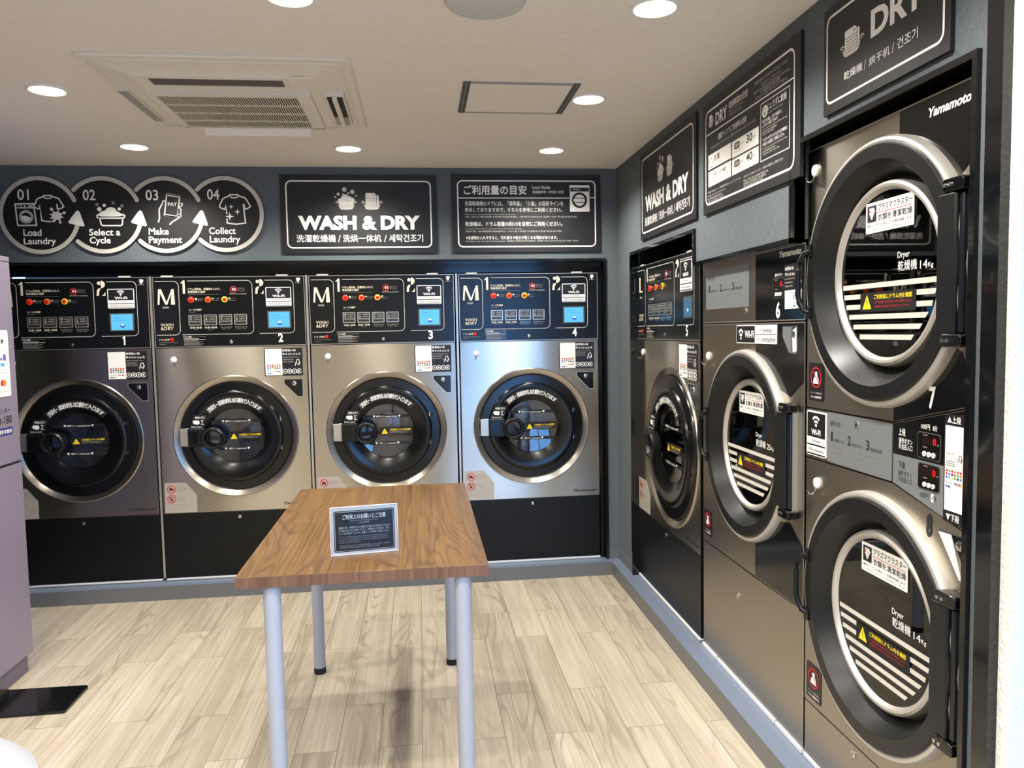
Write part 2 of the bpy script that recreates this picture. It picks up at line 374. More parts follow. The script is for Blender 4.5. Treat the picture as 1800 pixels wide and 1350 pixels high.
# ------------------------------------------------------------------ the room
CH = 2.45; ZP = .083
def room():
    b = MB(); b.box(-3.72, .62, -5.75, .06, -.05, 0, 'floor_planks'); struct(b.build('floor'))
    b = MB(); b.box(-3.72, .62, -5.75, .9, CH, CH+.05, 'ceiling_paper'); struct(b.build('ceiling'))
    # back wall: fascia above the machine recess, pier beside it, recess shell behind
    b = MB()
    b.box(-3.72, 0, 0, .05, 1.913, CH, 'wall_paper'); b.box(-.084, 0, 0, .05, 0, 1.913, 'wall_paper')
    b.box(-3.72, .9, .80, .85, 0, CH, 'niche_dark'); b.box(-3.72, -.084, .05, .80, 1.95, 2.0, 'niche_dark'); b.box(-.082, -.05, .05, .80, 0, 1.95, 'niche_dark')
    struct(b.build('wall_back'))
    # right wall with three recesses
    b = MB(); N = ((-.324, -1.345, 1.915), (-1.345, -2.226, 1.772), (-2.226, -3.038, 2.068))
    b.box(0, .05, -.324, 0, 0, CH, 'wall_paper')
    for a, c, t in N: b.box(0, .05, c, a, t, CH, 'wall_paper')
    b.box(0, .05, -3.098, -3.038, 0, CH, 'wall_paper')
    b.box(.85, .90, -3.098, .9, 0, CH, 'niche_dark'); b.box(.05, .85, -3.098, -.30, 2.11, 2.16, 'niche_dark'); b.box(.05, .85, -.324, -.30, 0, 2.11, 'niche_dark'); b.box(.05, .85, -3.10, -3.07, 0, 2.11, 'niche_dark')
    struct(b.build('wall_right'))
    b = MB(); b.box(-3.72, -3.66, -5.75, .06, 0, CH, 'side_paper'); struct(b.build('wall_left'))
    # white plastered pier where the room opens towards the street
    b = MB(); b.box(.004, .62, -3.16, -3.10, 0, CH, 'plaster'); struct(b.build('wall_pier'))
    # shop front behind the camera: solid part, lintels, glazing
    b = MB(); b.box(-3.72, -.85, -5.75, -5.65, 0, CH, 'front_paper'); b.box(-.85, .62, -5.75, -5.65, 2.36, CH, 'front_paper'); struct(b.build('wall_front'))
    b = MB(); b.box(.52, .62, -5.75, -3.16, 2.36, CH, 'front_paper'); b.box(.52, .62, -3.30, -3.16, 0, 2.36, 'front_paper'); b.box(.52, .62, -5.75, -5.62, 0, 2.36, 'front_paper'); struct(b.build('wall_street_side'))
    for n, (x0, x1, y0, y1) in enumerate(((-.85, .52, -5.71, -5.69), (.56, .58, -5.62, -3.30))):
        fr = MB()
        if x1-x0 > y1-y0:
            for x in (x0, (x0+x1)/2-.02, x1-.04): fr.box(x, x+.04, y0-.02, y1+.02, 0, 2.36, 'alu_dark')
            fr.box(x0, x1, y0-.02, y1+.02, 2.32, 2.36, 'alu_dark')
        else:
            for y in (y0, (y0+y1)/2-.02, y1-.04): fr.box(x0-.02, x1+.02, y, y+.04, 0, 2.36, 'alu_dark')
            fr.box(x0-.02, x1+.02, y0, y1, 2.32, 2.36, 'alu_dark')
        w = struct(fr.build('window_%d' % (n+1)))
        g = MB(); g.box(x0, x1, y0, y1, .02, 2.33, 'window_glass'); g.build('pane', w)
    b = MB(); b.box(-9, 9, -14, -5.75, -.06, -.01, 'concrete'); b.box(.62, 9, -5.75, -2, -.06, -.01, 'concrete'); struct(b.build('ground'))
    # low curb the machines stand on
    d = .0615
    b = MB(); b.hprism([(-3.66, .80), (-3.66, -d), (-d, -d), (-d, -3.10), (.80, -3.10), (.80, .80)], 0, ZP-.003, 'curb_vinyl')
    b.hprism([(-3.66, .79), (-3.66, -d-.001), (-d-.001, -d-.001), (-d-.001, -3.10), (.79, -3.10), (.79, .79)], ZP-.003, ZP, 'curb_sky_sheen'); struct(b.build('trim_1'))
    b = MB(); b.box(-.083, -.001, -.006, -.0005, ZP, ZP+.06, 'curb_vinyl'); struct(b.build('baseboard_back'))
    b = MB(); b.box(-.006, -.0005, -.323, -.006, ZP, ZP+.06, 'curb_vinyl'); struct(b.build('baseboard_right'))
    # glossy black edging of the recesses
    t = .016
    b = MB(); b.box(-3.65, -.084+t, -.012, .035, 1.905, 1.905+t, 'trim_black'); b.box(-.084, -.084+t, -.012, .035, ZP, 1.905, 'trim_black')
    b.box(-3.65, -.09, .035, .055, 1.846, 1.905, 'gloss_black'); b.box(-.108, -.084, .036, .055, ZP, 1.905, 'gloss_black'); struct(b.build('trim_2'))
    b = MB()
    def edge(a, c, top, left, right, zr=ZP):
        b.box(-.012, .035, c, a, top-t, top, 'trim_black')
        if left: b.box(-.012, .035, a-t, a, ZP, top-t, 'trim_black')
        if right: b.box(-.012, .035, c, c+t, zr, top-t, 'trim_black')
    edge(-.324, -1.345, 1.92, 1, 1, 1.775); edge(-1.345, -2.226, 1.776, 0, 0); edge(-2.210, -3.045, 2.072, 0, 1)
    b.box(-.012, .035, -2.226, -2.210, 1.76, 2.072, 'trim_black')
    b.box(.036, .05, -3.03, -3.004, ZP, 2.06, 'gloss_black')
    for z in (1.93, 1.87, 1.20, 1.06, .93, .80, .77): b.tube([(.030, -3.017, z), (.037, -3.017, z)], .005, 'chrome', 8)
    struct(b.build('trim_3'))
    b = MB(); b.box(-.018, .03, -3.126, -3.098, ZP-.08, CH, 'trim_black'); b.box(-.018, -.004, -3.098, -3.08, 0, CH, 'trim_black'); struct(b.build('trim_4'))
room()

# ------------------------------------------------------------------ downlights
def lamps():
    spots = [(x, y) for y in (-.46, -1.37, -2.28, -3.19, -4.10, -5.0) for x in (-2.58, -1.53, -.47)]
    proto = None
    names = {(-2.58, -1.37): 'round ceiling downlight left of the air conditioner cassette', (-2.58, -.46): 'leftmost downlight of the row along the back wall',
             (-1.53, -.46): 'middle downlight of the row along the back wall', (-.47, -.46): 'rightmost downlight of the row along the back wall',
             (-.47, -1.37): 'round ceiling downlight right beside the square ceiling hatch', (-1.53, -2.28): 'downlight at the top edge above the air conditioner',
             (-.47, -2.28): 'large downlight at the top edge, nearest to the right wall'}
    for (x, y) in spots:
        if (x, y) == (-1.53, -1.37): continue
        lab = names.get((x, y), 'round downlight in the ceiling behind the viewer')
        if proto is None:
            o = thing('ceiling_downlight', (x, y, CH), 0, lab, 'ceiling light', 'ceiling downlights')
            b = MB(); b.vlathe([(.074, 0), (.074, -.003), (.071, -.006), (.064, -.006), (.061, -.003), (.058, .0)], 0, 0, 'white_plastic', 40); b.build('trim_ring', o)
            b = MB(); b.vlathe([(.061, -.0015), (.001, -.0015)], 0, 0, 'lens', 40)
            b.f = [q[::-1] for q in b.f]; b.f = [q[::-1] for q in b.f]; b.build('lens', o)
            proto = o
        else:
            o = copy_tree(proto); o.location = (x, y, CH); o['label'] = lab
        l = bpy.data.lights.new('downlight_beam', 'SPOT'); l.energy = LAMP_W; l.color = LAMP_C; l.spot_size = math.radians(148); l.spot_blend = .85; l.shadow_soft_size = .035
        lo = bpy.data.objects.new('downlight_beam', l); COL.objects.link(lo); lo.location = (x, y, CH-.03)
lamps()

# ------------------------------------------------------------------ shared little marks
def wifi_arcs(b, cx, cz, R, y, m, kx=1.):
    for k, q in ((.95, .62), (.55, .26)):
        pts = [(cx+R*k*kx*math.cos(math.radians(a)), cz+R*k*math.sin(math.radians(a))) for a in range(45, 136, 9)]
        ins = [(cx+R*(k-.22)*kx*math.cos(math.radians(a)), cz+R*(k-.22)*math.sin(math.radians(a))) for a in range(135, 44, -9)]
        b.poly(pts+ins, y, m)
    b.disc(cx, cz+R*.06, R*.17*kx, y, m, 16, R*.17)
def wifi_sign(parent, x0, x1, z0, z1, zr=1.):
    b = MB(); b.prism(rr(x0, x1, z0, z1, .006), -.004, -.0005, 'sticker_white')
    h = z1-z0; w = x1-x0; y = -.0044
    b.rect(x0+.004, x1-.004, z0+h*.42, z1-.004, y, 'sticker_black'); b.rect(x0+.004, x1-.004, z0+h*.225, z0+h*.26, y, 'sticker_black'); b.rect(x0+.004, x1-.004, z0+.003, z0+h*.055, y, 'sticker_black')
    y -= .0003
    wifi_arcs(b, (x0+x1)/2, z0+h*.68, min(h*.26, w*.28), y, 'ink_white')
    b.text('Wi-Fi', x0+w*.26, x1-w*.26, z0+h*.47, z0+h*.60, y, 'ink_white', .03)
    b.text('ID livemax', x0+w*.28, x1-w*.26, z0+h*.31, z0+h*.37, y, 'ink_black'); b.text('PASS livemaxfree', x0+w*.12, x1-w*.1, z0+h*.10, z0+h*.17, y, 'ink_black')
    return b.build('wifi_sticker', parent)
def pay_icons(b, x0, x1, z0, z1, y):
    C = ['ink_red', 'ink_green', 'ink_red', 'ink_orange', 'ink_red', 'ink_red', 'ink_red', 'ink_purple', 'ink_navy', 'ink_red', 'ink_green', 'ink_orange', 'ink_blue', 'ink_sky', 'ink_yellow', 'ink_green', 'ink_navy', 'ink_blue']
    w = (x1-x0); h = (z1-z0); k = 0
    for j, zf in enumerate((.86, .70, .54)):
        for i in range(6):
            cx = x0+w*(i+.5)/6; cz = z0+h*zf
            if (i+j) % 3 == 1: b.disc(cx, cz, w*.055, y, C[k], 12)
            else: b.rect(cx-w*.058, cx+w*.058, cz-h*.055, cz+h*.055, y, C[k])
            k += 1
    b.text('VISA', x0+w*.52, x0+w*.76, z0+h*.22, z0+h*.33, y, 'ink_navy', .03, .2)
    b.disc(x0+w*.84, z0+h*.275, w*.055, y, 'ink_red', 14); b.disc(x0+w*.91, z0+h*.275, w*.055, y-.0002, 'ink_orange', 14)
    for i in range(3): b.rect(x0+w*(.03+i*.15), x0+w*(.14+i*.15), z0+h*.03, z0+h*.14, y, ('ink_blue', 'ink_navy', 'ink_grey')[i])
    b.rect(x0+w*.02, x0+w*.44, z0+h*.26, z0+h*.29, y, 'ink_dim')
def hand_phone(b, cx, cz, h, y, m, kx=1.):
    P = lambda a, c: (cx+a*h*kx, cz+c*h)
    b.stroke([P(-.12, -.28), P(-.18, .35), P(.2, .45), P(.28, -.2), P(-.12, -.28)], h*.07, y, m)
    b.stroke([P(-.18, .1), P(-.34, -.12), P(-.34, -.5)], h*.06, y, m); b.stroke([P(.3, .1), P(.36, .0), P(.26, -.3), P(.1, -.48)], h*.06, y, m)
def cash_sticker(parent, x0, x1, z0, z1, rows=1):
    b = MB(); b.prism(rr(x0, x1, z0, z1, .002), -.0015, -.0003, 'sticker_black'); w = x1-x0; h = z1-z0; y = -.0018
    b.rect(x0+w*.025, x0+w*.465, z0+h*.025, z1-h*.015, y, 'sticker_white')
    y -= .0003
    pay_icons(b, x0+w*.06, x0+w*.43, z0+h*.05, z0+h*.45, y)
    X = x0+w*.48
    b.text('お支払いは', X, x0+w*.83, z0+h*.88, z0+h*.965, y, 'ink_white', .03); b.text('キャッシュレス', X, x0+w*.95, z0+h*.745, z0+h*.83, y, 'ink_white', .03)
    b.text('Cashless Payments Only', X, x0+w*.90, z0+h*.645, z0+h*.685, y, 'ink_grey'); b.text('仅限非现金支付', X, x0+w*.76, z0+h*.565, z0+h*.605, y, 'ink_grey'); b.text('현금없는 결제 전용', X, x0+w*.76, z0+h*.485, z0+h*.525, y, 'ink_grey')
    hand_phone(b, x0+w*.87, z0+h*.48, h*.24, y, 'ink_white')
    n = 4 if rows == 1 else 4
    for rw in range(rows):
        for i in range(4):
            cx = x0+w*(.535+i*.122); cz = z0+h*(.16 if rows == 1 else .20-rw*.11)
            b.ring(cx, cz, w*.052, w*.066, y, 'ink_white', 20, 350, 20)
            if i < 3: b.poly([(cx+w*.062, cz+w*.03), (cx+w*.035, cz-w*.005), (cx+w*.085, cz-w*.012)], y-.0001, 'ink_white')
            b.rect(cx-w*.022, cx+w*.018, cz-w*.022, cz+w*.02, y, ('ink_grey', 'ink_white', 'ink_grey', 'ink_white')[i])
    return b.build('cashless_sticker', parent)
def grape_logo(b, cx, cz, s, y, first=True):
    for j, n in enumerate((3, 4, 3, 2, 1)):
        for i in range(n):
            b.disc(cx+(i-(n-1)/2)*s*.25, cz+s*(.40-j*.20), s*.115, y, 'ink_red' if (first and j == 1 and i == 0) else 'ink_white', 10)
def hook(parent, x, z):
    b = MB(); b.lathe([(.0001, -.010), (.012, -.0095), (.0165, -.007), (.018, -.0005)][::-1], x, z, 'white_plastic', 24)
    hk = b.build('coat_hook', parent)
    c = MB(); c.tube([(x, -.006, z-.006), (x, -.008, z-.022), (x-.004, -.011, z-.031), (x-.004, -.020, z-.036), (x-.004, -.029, z-.032), (x-.004, -.030, z-.022)], .0022, 'chrome', 8); c.build('hook_wire', hk)
def lock(parent, x, z, R=.011, name='lock'):
    b = MB(); b.lathe([(R, -.0003), (R, -.004), (R*.75, -.005), (.0002, -.005)], x, z, 'chrome', 20)
    b.rect(x-R*.12, x+R*.12, z-R*.5, z+R*.3, -.0053, 'ink_black'); return b.build(name, parent)
def caution_tri(b, x0, x1, z0, z1, y):
    b.poly([(x0, z0), (x1, z0), ((x0+x1)/2, z1)], y, 'ink_yellow'); cx = (x0+x1)/2; h = z1-z0
    b.rect(cx-h*.035, cx+h*.035, z0+h*.28, z0+h*.68, y-.0003, 'ink_black'); b.disc(cx, z0+h*.16, h*.045, y-.0003, 'ink_black', 10)

def shell(b, x0, x1, z0, z1):
    for q in ((x0, x0+.01, .013, .66, z0, z1), (x1-.01, x1, .013, .66, z0, z1), (x0+.01, x1-.01, .013, .66, z0, z0+.01), (x0+.01, x1-.01, .013, .66, z1-.01, z1), (x0+.01, x1-.01, .65, .66, z0+.01, z1-.01)): b.box(*q, 'panel_black')
# ------------------------------------------------------------------ washer-dryers
def washer(loc, rotz, label, Wd, size, R, cx, cz, num, group, big=False):
    o = thing('washer_dryer', loc, rotz, label, 'washing machine', group)
    OFF = (0, 0, -loc[2])
    kx = Wd/.838; X = lambda v: v*kx
    P = lambda b, n, par=o, **k: b.build(n, par, OFF if par is o else None, **k)
    # cabinet
    b = MB(); shell(b, .004, Wd-.004, .10, 1.837); b.hole_plate(.001, Wd-.001, .10, 1.838, cx, cz, R-.030, .0125, 'niche_dark'); P(b, 'cabinet')
    b = MB(); b.box(-.020, -.008, .002, .03, .10, 1.842, 'satin_silver'); P(b, 'edge_strip')
    for x in (.045, .68): b = MB(); b.box(X(x), X(x)+.065, .004, .03, 1.837, 1.846, 'ink_grey'); P(b, 'top_clip')
    b = MB(); b.box(.0, Wd, -.006, .02, .088, .0965, 'white_paint'); b.box(X(.14), Wd, -.008, .02, .0845, .090, 'satin_silver')
    for x in (.05, Wd-.09): b.box(x, x+.04, .02, .06, ZP, .10, 'rubber_black')
    P(b, 'bottom_rail')
    # black base panel
    b = MB(); b.box(0, Wd, 0, .012, .10, .474, 'base_black'); q = P(b, 'base_panel', bevel=.002); lock(q, X(.422), .445, .0095)
    # steel front with the door opening
    b = MB(); b.hole_plate(0, Wd, .478, 1.4335, cx, cz, R-.001, 0, 'brushed_steel'); st = P(b, 'front_panel')
    b = MB(); b.lathe([(R, 0), (R-.002, -.005), (R-.006, -.007), (R-.035, .004), (R-.038, .007), (R-.040, .022)], cx, cz, 'ring_steel', 96); P(b, 'door_ring')
    b = MB(); b.text('Yamamoto', X(.675), X(.823), .503, .520, -.0006, 'ink_black', .02, .25); b.build('brand_mark', st)
    hook(st, X(.095), 1.367)
    b = MB(); b.poly([(X(.702), 1.242), (X(.702), 1.216), (X(.779), 1.135), (X(.811), 1.135), (X(.811), 1.242)], -.0006, 'satin_silver')
    b.poly([(X(.706), 1.239), (X(.706), 1.217), (X(.780), 1.139), (X(.808), 1.139), (X(.808), 1.239)], -.001, 'chrome' if big else 'gloss_black'); pk = b.build('lock_pocket', st); lock(pk, X(.761), 1.216, .013)
    b = MB(); b.prism([(X(.009), .482), (X(.186), .482), (X(.187), .582), (X(.128), .657), (X(.011), .657)], -.0012, -.0002, 'plate_grey'); y = -.0016
    for z in (.620, .563):
        b.ring(X(.047), z, .020, .0245, y, 'ink_red'); b.stroke([(X(.047)-.015, z+.015), (X(.047)+.015, z-.015)], .0035, y-.0003, 'ink_red')
    b.poly([(X(.047)-.013, .612), (X(.047)+.011, .612), (X(.047)+.012, .622), (X(.047)+.004, .628), (X(.047)-.010, .630)], y-.0001, 'ink_black')
    b.disc(X(.047), .558, .0075, y-.0001, 'ink_black', 12)
    for dx, dz in ((-.010, .568), (-.004, .574), (.004, .574), (.010, .568)): b.disc(X(.047)+dx, dz, .0032, y-.0001, 'ink_black', 8)
    for (t, z) in (('油汚れの', .630), ('付着した衣類は', .619), ('乾燥不可', .608), ('使用後のもの', .573), ('を使用しない', .562), ('ペット毛布等', .551)): b.text(t, X(.078), X(.078)+.008*len(t), z-.003, z+.004, y, 'ink_dim')
    for (t, z, e) in (('DO NOT dry clothing with oil stains', .531, .178), ('Washing pet blankets prohibited', .515, .165), ('by Health Department', .503, .13)): b.text(t, X(.020), X(e), z-.003, z+.003, y, 'ink_dim')
    b.build('warning_plate', st)
    cash_sticker(st, X(.597), X(.813), 1.261, 1.421, 2 if big else 1)
    # door
    k = R/.354
    b = MB(); b.lathe([(R-.039, .024), (R-.041, .002), (R-.045, -.004), (.266*k, -.006), (.260*k, -.016), (.254*k, -.019), (.236*k, -.019), (.168*k, .006), (.160*k, .010), (.157*k, .016)], cx, cz, 'door_black', 96); d = P(b, 'door')
    b = MB(); b.lathe([(.158*k, .010), (.12*k, .016), (.06*k, .022), (.0005, .024)], cx, cz, 'washer_glass', 64); b.build('door_glass', d)
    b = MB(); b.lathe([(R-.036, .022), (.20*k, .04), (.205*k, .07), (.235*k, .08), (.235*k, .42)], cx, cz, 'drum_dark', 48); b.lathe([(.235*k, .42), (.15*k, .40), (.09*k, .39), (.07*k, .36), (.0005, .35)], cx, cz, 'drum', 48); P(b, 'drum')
    # marks on the door
    b = MB(); y = -.0205
    b.ring(cx, cz, .190*k, .232*k, -.0200, 'rubber_black', 42, 138, 40); b.arc_text('洗剤・柔軟剤は自動で入ります', cx, cz, .210*k, .0285*k, 134, 46, -.0212, 'ink_white', .015)
    b.build('door_lettering', d)
    b = MB(); yb = .0095
    for (x0, x1, z0, z1) in ((-.152, .150, .078, .094), (-.105, .150, -.083, -.066)): b.prism([(cx+x0*k, cz+z0*k), (cx+x1*k, cz+z0*k), (cx+x1*k, cz+z1*k), (cx+x0*k, cz+z1*k)], yb-.002, yb, 'rubber_black')
    for (t, x0, x1, zc) in (('標準ライン standard amount', -.062, .062, .086), ('少量ライン small amount', -.052, .052, -.0745)):
        b.text(t, cx+x0*k, cx+x1*k, cz+(zc-.005)*k, cz+(zc+.005)*k, yb-.0026, 'ink_white', .01)
        for sx in (x0-.012, x1+.012): b.poly([(cx+(sx-.008)*k, cz+(zc+.006)*k), (cx+(sx+.008)*k, cz+(zc+.006)*k), (cx+sx*k, cz+(zc-.007)*k)], yb-.0026, 'ink_white')
    b.build('load_line', d)
    b = MB(); X0, X1, Z0, Z1 = cx-.043*k, cx+.150*k, cz-.019*k, cz+.017*k
    b.prism([(X0, Z0), (X1, Z0), (X1, Z1), (X0, Z1)], -.003, .006, 'rubber_black'); w = X1-X0; h = Z1-Z0
    caution_tri(b, X0+w*.05, X0+w*.25, Z0+h*.06, Z1-h*.06, -.0034)
    b.text('ご利用前にドラム内を確認', X0+w*.30, X1-w*.06, Z0+h*.56, Z0+h*.86, -.0034, 'ink_yellow', .02)
    b.text('※ご利用前に洗濯物が残っていないか', X0+w*.30, X1-w*.12, Z0+h*.34, Z0+h*.46, -.0034, 'ink_grey'); b.text('Check the drum is empty before use', X0+w*.30, X1-w*.16, Z0+h*.14, Z0+h*.26, -.0034, 'ink_grey')
    b.build('caution_label', d)
    # handle: silver catch, block and grip ring
    b = MB(); a = k
    b.prism([(cx-.312*a, cz-.050*a), (cx-.262*a, cz-.053*a), (cx-.262*a, cz+.053*a), (cx-.312*a, cz+.050*a)], -.010, .01, 'satin_silver'); b.build('catch_plate', d, bevel=.002)
    b = MB(); b.prism(rr(cx-.262*a, cx-.165*a, cz-.055*a, cz+.055*a, .012*a), -.040, -.004, 'handle_black'); hd = b.build('door_handle', d, bevel=.006)
    b = MB(); b.prism(rr(cx-.250*a, cx-.205*a, cz-.035*a, cz+.035*a, .004), -.0425, -.040, 'gloss_black'); b.build('grip_inlay', hd)
    hx = cx-.118*a; b = MB(); q = .062*a
    b.lathe([(q-.016*a, -.03), (q, -.03), (q+.003, -.05), (q+.002, -.066), (q-.006, -.075), (q-.014*a, -.073), (q-.019*a, -.062), (q-.021*a, -.045), (q-.021*a, -.03)], hx, cz-.004, 'handle_black', 56)
    b.prism([(cx-.19*a, cz-.04*a), (hx-.03*a, cz-.045*a), (hx-.03*a, cz+.04*a), (cx-.19*a, cz+.04*a)], -.042, -.012, 'handle_black'); b.build('grip_ring', hd)
    b = MB(); b.prism([(cx-.255*a, cz+.050*a), (cx-.170*a, cz+.062*a), (cx-.150*a, cz+.130*a), (cx-.228*a, cz+.130*a)], -.0208, -.008, 'rubber_black'); y = -.0213
    b.text('手前に引く', cx-.222*a, cx-.165*a, cz+.108*a, cz+.121*a, y, 'ink_white', .02); b.text('Pull to open', cx-.245*a, cx-.185*a, cz+.056*a, cz+.065*a, y, 'ink_white', .01)
    b.poly([(cx-.236*a, cz+.092*a), (cx-.226*a, cz+.099*a), (cx-.200*a, cz+.098*a), (cx-.196*a, cz+.082*a), (cx-.205*a, cz+.074*a), (cx-.228*a, cz+.078*a)], y, 'ink_white'); b.stroke([(cx-.175*a, cz+.098*a), (cx-.188*a, cz+.098*a), (cx-.180*a, cz+.087*a), (cx-.188*a, cz+.075*a), (cx-.173*a, cz+.075*a)], .003, y, 'ink_white'); b.build('pull_label', d)
    for dz in (.092, -.072):
        b = MB(); b.lathe([(.013, -.002), (.013, -.010), (.0003, -.012)], cx+.262*a, cz+dz*a, 'handle_black', 16); b.box(cx+.250*a, cx+.256*a, -.011, -.004, cz+dz*a-.012, cz+dz*a+.012, 'chrome'); b.build('door_hinge', d)
    # control panel
    b = MB(); b.box(0, Wd, -.001, .012, 1.438, 1.838, 'panel_black'); p = P(b, 'control_panel', bevel=.0015)
    b = MB(); y = -.0016; b.stroke([(.001, 1.8365), (Wd-.001, 1.8365), (Wd-.001, 1.4395), (.001, 1.4395)], .0035, y, 'satin_silver', closed=True); b.build('edge_trim', p)
    b = MB(); Lw = .0028
    b.stroke([(X(.013), 1.813)]+[(X(.112)+.028*math.cos(math.radians(a)), 1.785+.028*math.sin(math.radians(a))) for a in range(90, -1, -15)]+[(X(.112)+.028*math.cos(math.radians(a)), 1.537+.028*math.sin(math.radians(a))) for a in range(0, -91, -15)]+[(X(.013), 1.509)], Lw, y, 'ink_grey')
    b.stroke([(X(.190), 1.814)]+[(X(.545)-.028+.028*math.cos(math.radians(a)), 1.786+.028*math.sin(math.radians(a))) for a in range(90, -1, -15)]+[(X(.545)-.028+.028*math.cos(math.radians(a)), 1.537+.028*math.sin(math.radians(a))) for a in range(0, -91, -15)]+[(X(.152), 1.509)], Lw, y, 'ink_grey')
    b.stroke([(X(.617), 1.814)]+[(X(.776)-.026+.026*math.cos(math.radians(a)), 1.788+.026*math.sin(math.radians(a))) for a in range(90, -1, -15)]+[(X(.776)-.026+.026*math.cos(math.radians(a)), 1.535+.026*math.sin(math.radians(a))) for a in range(0, -91, -15)]+[(X(.579), 1.509)], Lw, y, 'ink_grey')
    if size == 'M':
        x0, x1, z0, z1 = X(.023), X(.118), 1.682, 1.769
        b.poly([(x0, z0), (x0+.006, z1), (x0+.016, z1), (x0+.010, z0)], y, 'ink_cream'); b.poly([(x0+.006, z1), (x0+.022, z1), ((x0+x1)/2+.006, z0), ((x0+x1)/2-.006, z0)], y-.0001, 'ink_cream')
        b.poly([(x1-.012, z1), (x1-.016, z1), ((x0+x1)/2-.004, z0), ((x0+x1)/2+.006, z0)], y-.0002, 'ink_cream'); b.poly([(x1-.022, z0), (x1-.018, z1), (x1-.005, z1), (x1, z0)], y-.0003, 'ink_cream')
    else:
        b.rect(.048, .068, 1.694, 1.776, y, 'ink_cream'); b.rect(.048, .104, 1.694, 1.702, y-.0001, 'ink_cream')
    b.text('size', X(.049), X(.083), 1.660, 1.673, y, 'ink_grey'); b.text('WASH', X(.034), X(.103), 1.558, 1.575, y, 'ink_cream'); b.text('&DRY', X(.034), X(.103), 1.537, 1.554, y, 'ink_cream')
    b.poly([(X(.163), 1.743), (X(.163)+.012, 1.743), (X(.163)+.012, 1.818), (X(.163)+.004, 1.818), (X(.163)-.011, 1.803), (X(.163)-.011, 1.800), (X(.163), 1.803)], y, 'ink_cream')
    # stencil 2
    tx = X(.561); b.disc(tx+.015, 1.807, .0095, y, 'ink_cream', 18); b.poly([(tx+.026, 1.820)]+[(tx+.026+.022*math.cos(math.radians(a)), 1.800+.021*math.sin(math.radians(a))) for a in range(85, -86, -17)]+[(tx+.026, 1.780)], y, 'ink_cream')
    b.poly([(tx+.001, 1.737), (tx+.013, 1.737), (tx+.015, 1.757), (tx+.024, 1.777), (tx+.014, 1.779), (tx+.004, 1.768)], y, 'ink_cream'); b.poly([(tx+.030, 1.737), (tx+.048, 1.737), (tx+.048, 1.758), (tx+.040, 1.744)], y, 'ink_cream')
    b.text('ドラム洗浄後、洗濯物を入れて、', X(.191), X(.369), 1.761, 1.774, y, 'ink_cream', .01); b.text('乾燥温度を選択', X(.190), X(.285), 1.745, 1.758, y, 'ink_cream', .01); b.stroke([(X(.190), 1.737), (X(.362), 1.737)], .0012, y, 'ink_dim', cap=False)
    b.text('コースを選択', X(.192), X(.261), 1.645, 1.656, y, 'ink_cream', .01); b.stroke([(X(.191), 1.637), (X(.228), 1.637)], .0015, y, 'ink_dim', cap=False)
    b.disc(X(.441), 1.764, .008, y, 'ink_white', 12); b.rect(X(.441), X(.441)+.012, 1.758, 1.770, y, 'ink_white'); b.ring(X(.441), 1.763, .0155, .019, y-.0003, 'ink_red'); b.stroke([(X(.441)-.012, 1.775), (X(.441)+.012, 1.751)], .003, y-.0003, 'ink_red')
    for t, z in (('洗剤の投入は', 1.770), ('絶対にしない', 1.762), ('でください', 1.754)): b.text(t, X(.463), X(.505), z-.003, z+.003, y, 'ink_dim')
    b.text('DO NOT use detergent', X(.420), X(.514), 1.734, 1.741, y, 'ink_grey')
    for i, (xx, t, t2) in enumerate(((.206, '高', '普通衣類'), (.299, '中', '一般衣類'), (.391, '低', 'デリケート'))):
        b.text(t, X(xx+.020), X(xx+.020)+.012, 1.707, 1.718, y, 'ink_cream', .02); b.text(t2, X(xx+.020)+.014, X(xx+.066), 1.708, 1.714, y, 'ink_dim'); b.stroke([(X(xx+.022), 1.701), (X(xx+.062), 1.701)], .0013, y, 'ink_dim', cap=False)
    b.text('ドラム洗浄', X(.022), X(.079), 1.477, 1.488, y, 'ink_cream', .01)
    b.stroke([(X(.021), 1.466), (X(.122), 1.465)], .0016, y, 'ink_dim', cap=False); b.stroke([(X(.021), 1.456), (X(.057), 1.456)], .0014, y, 'ink_dim', cap=False)
    b.rect(X(.787), X(.821), 1.794, 1.830, y, 'sticker_black'); grape_logo(b, X(.804), 1.813, .026, y-.0003); b.stroke([(X(.787), 1.796), (X(.820), 1.796)], .0012, y-.0003, 'ink_grey', cap=False)
    b.build('panel_lettering', p)
    for i, (xx, m) in enumerate(((.206, 'orange_red_ring'), (.299, 'amber_ring'), (.391, 'yellow_ring'))):
        b = MB(); b.lathe([(.0170, -.001), (.0170, -.005), (.0150, -.006), (.0105, -.006), (.0105, -.003)], X(xx), 1.707, m, 24); b.lathe([(.0105, -.003), (.0105, -.007), (.008, -.009), (.0003, -.010)], X(xx), 1.707, 'button_red', 24); b.build('temperature_button', p)
    for i, xx in enumerate((.188, .272, .356, .439)):
        b = MB(); x0 = X(xx); w = .072*kx; b.prism(rr(x0, x0+w, 1.561, 1.622, .002), -.005, -.001, 'satin_silver'); yy = -.0054
        b.rect(x0+.005, x0+w-.005, 1.586, 1.618, yy, 'button_key'); b.rect(x0+.005, x0+w-.005, 1.566, 1.583, yy, 'button_key')
        b.text(('標', '少', '標', '少')[i], x0+.009, x0+.020, 1.604, 1.614, yy-.0003, 'ink_grey'); b.text(('準', '量', '準', '量')[i], x0+.009, x0+.020, 1.590, 1.600, yy-.0003, 'ink_grey')
        b.text(('15/60分', '7/50分', '12/40分', '7/30分')[i], x0+.027, x0+w-.010, 1.605, 1.612, yy-.0003, 'ink_grey'); b.text(('1300円', '1000円', '1100円', '900円')[i], x0+.029, x0+w-.012, 1.592, 1.599, yy-.0003, 'ink_grey')
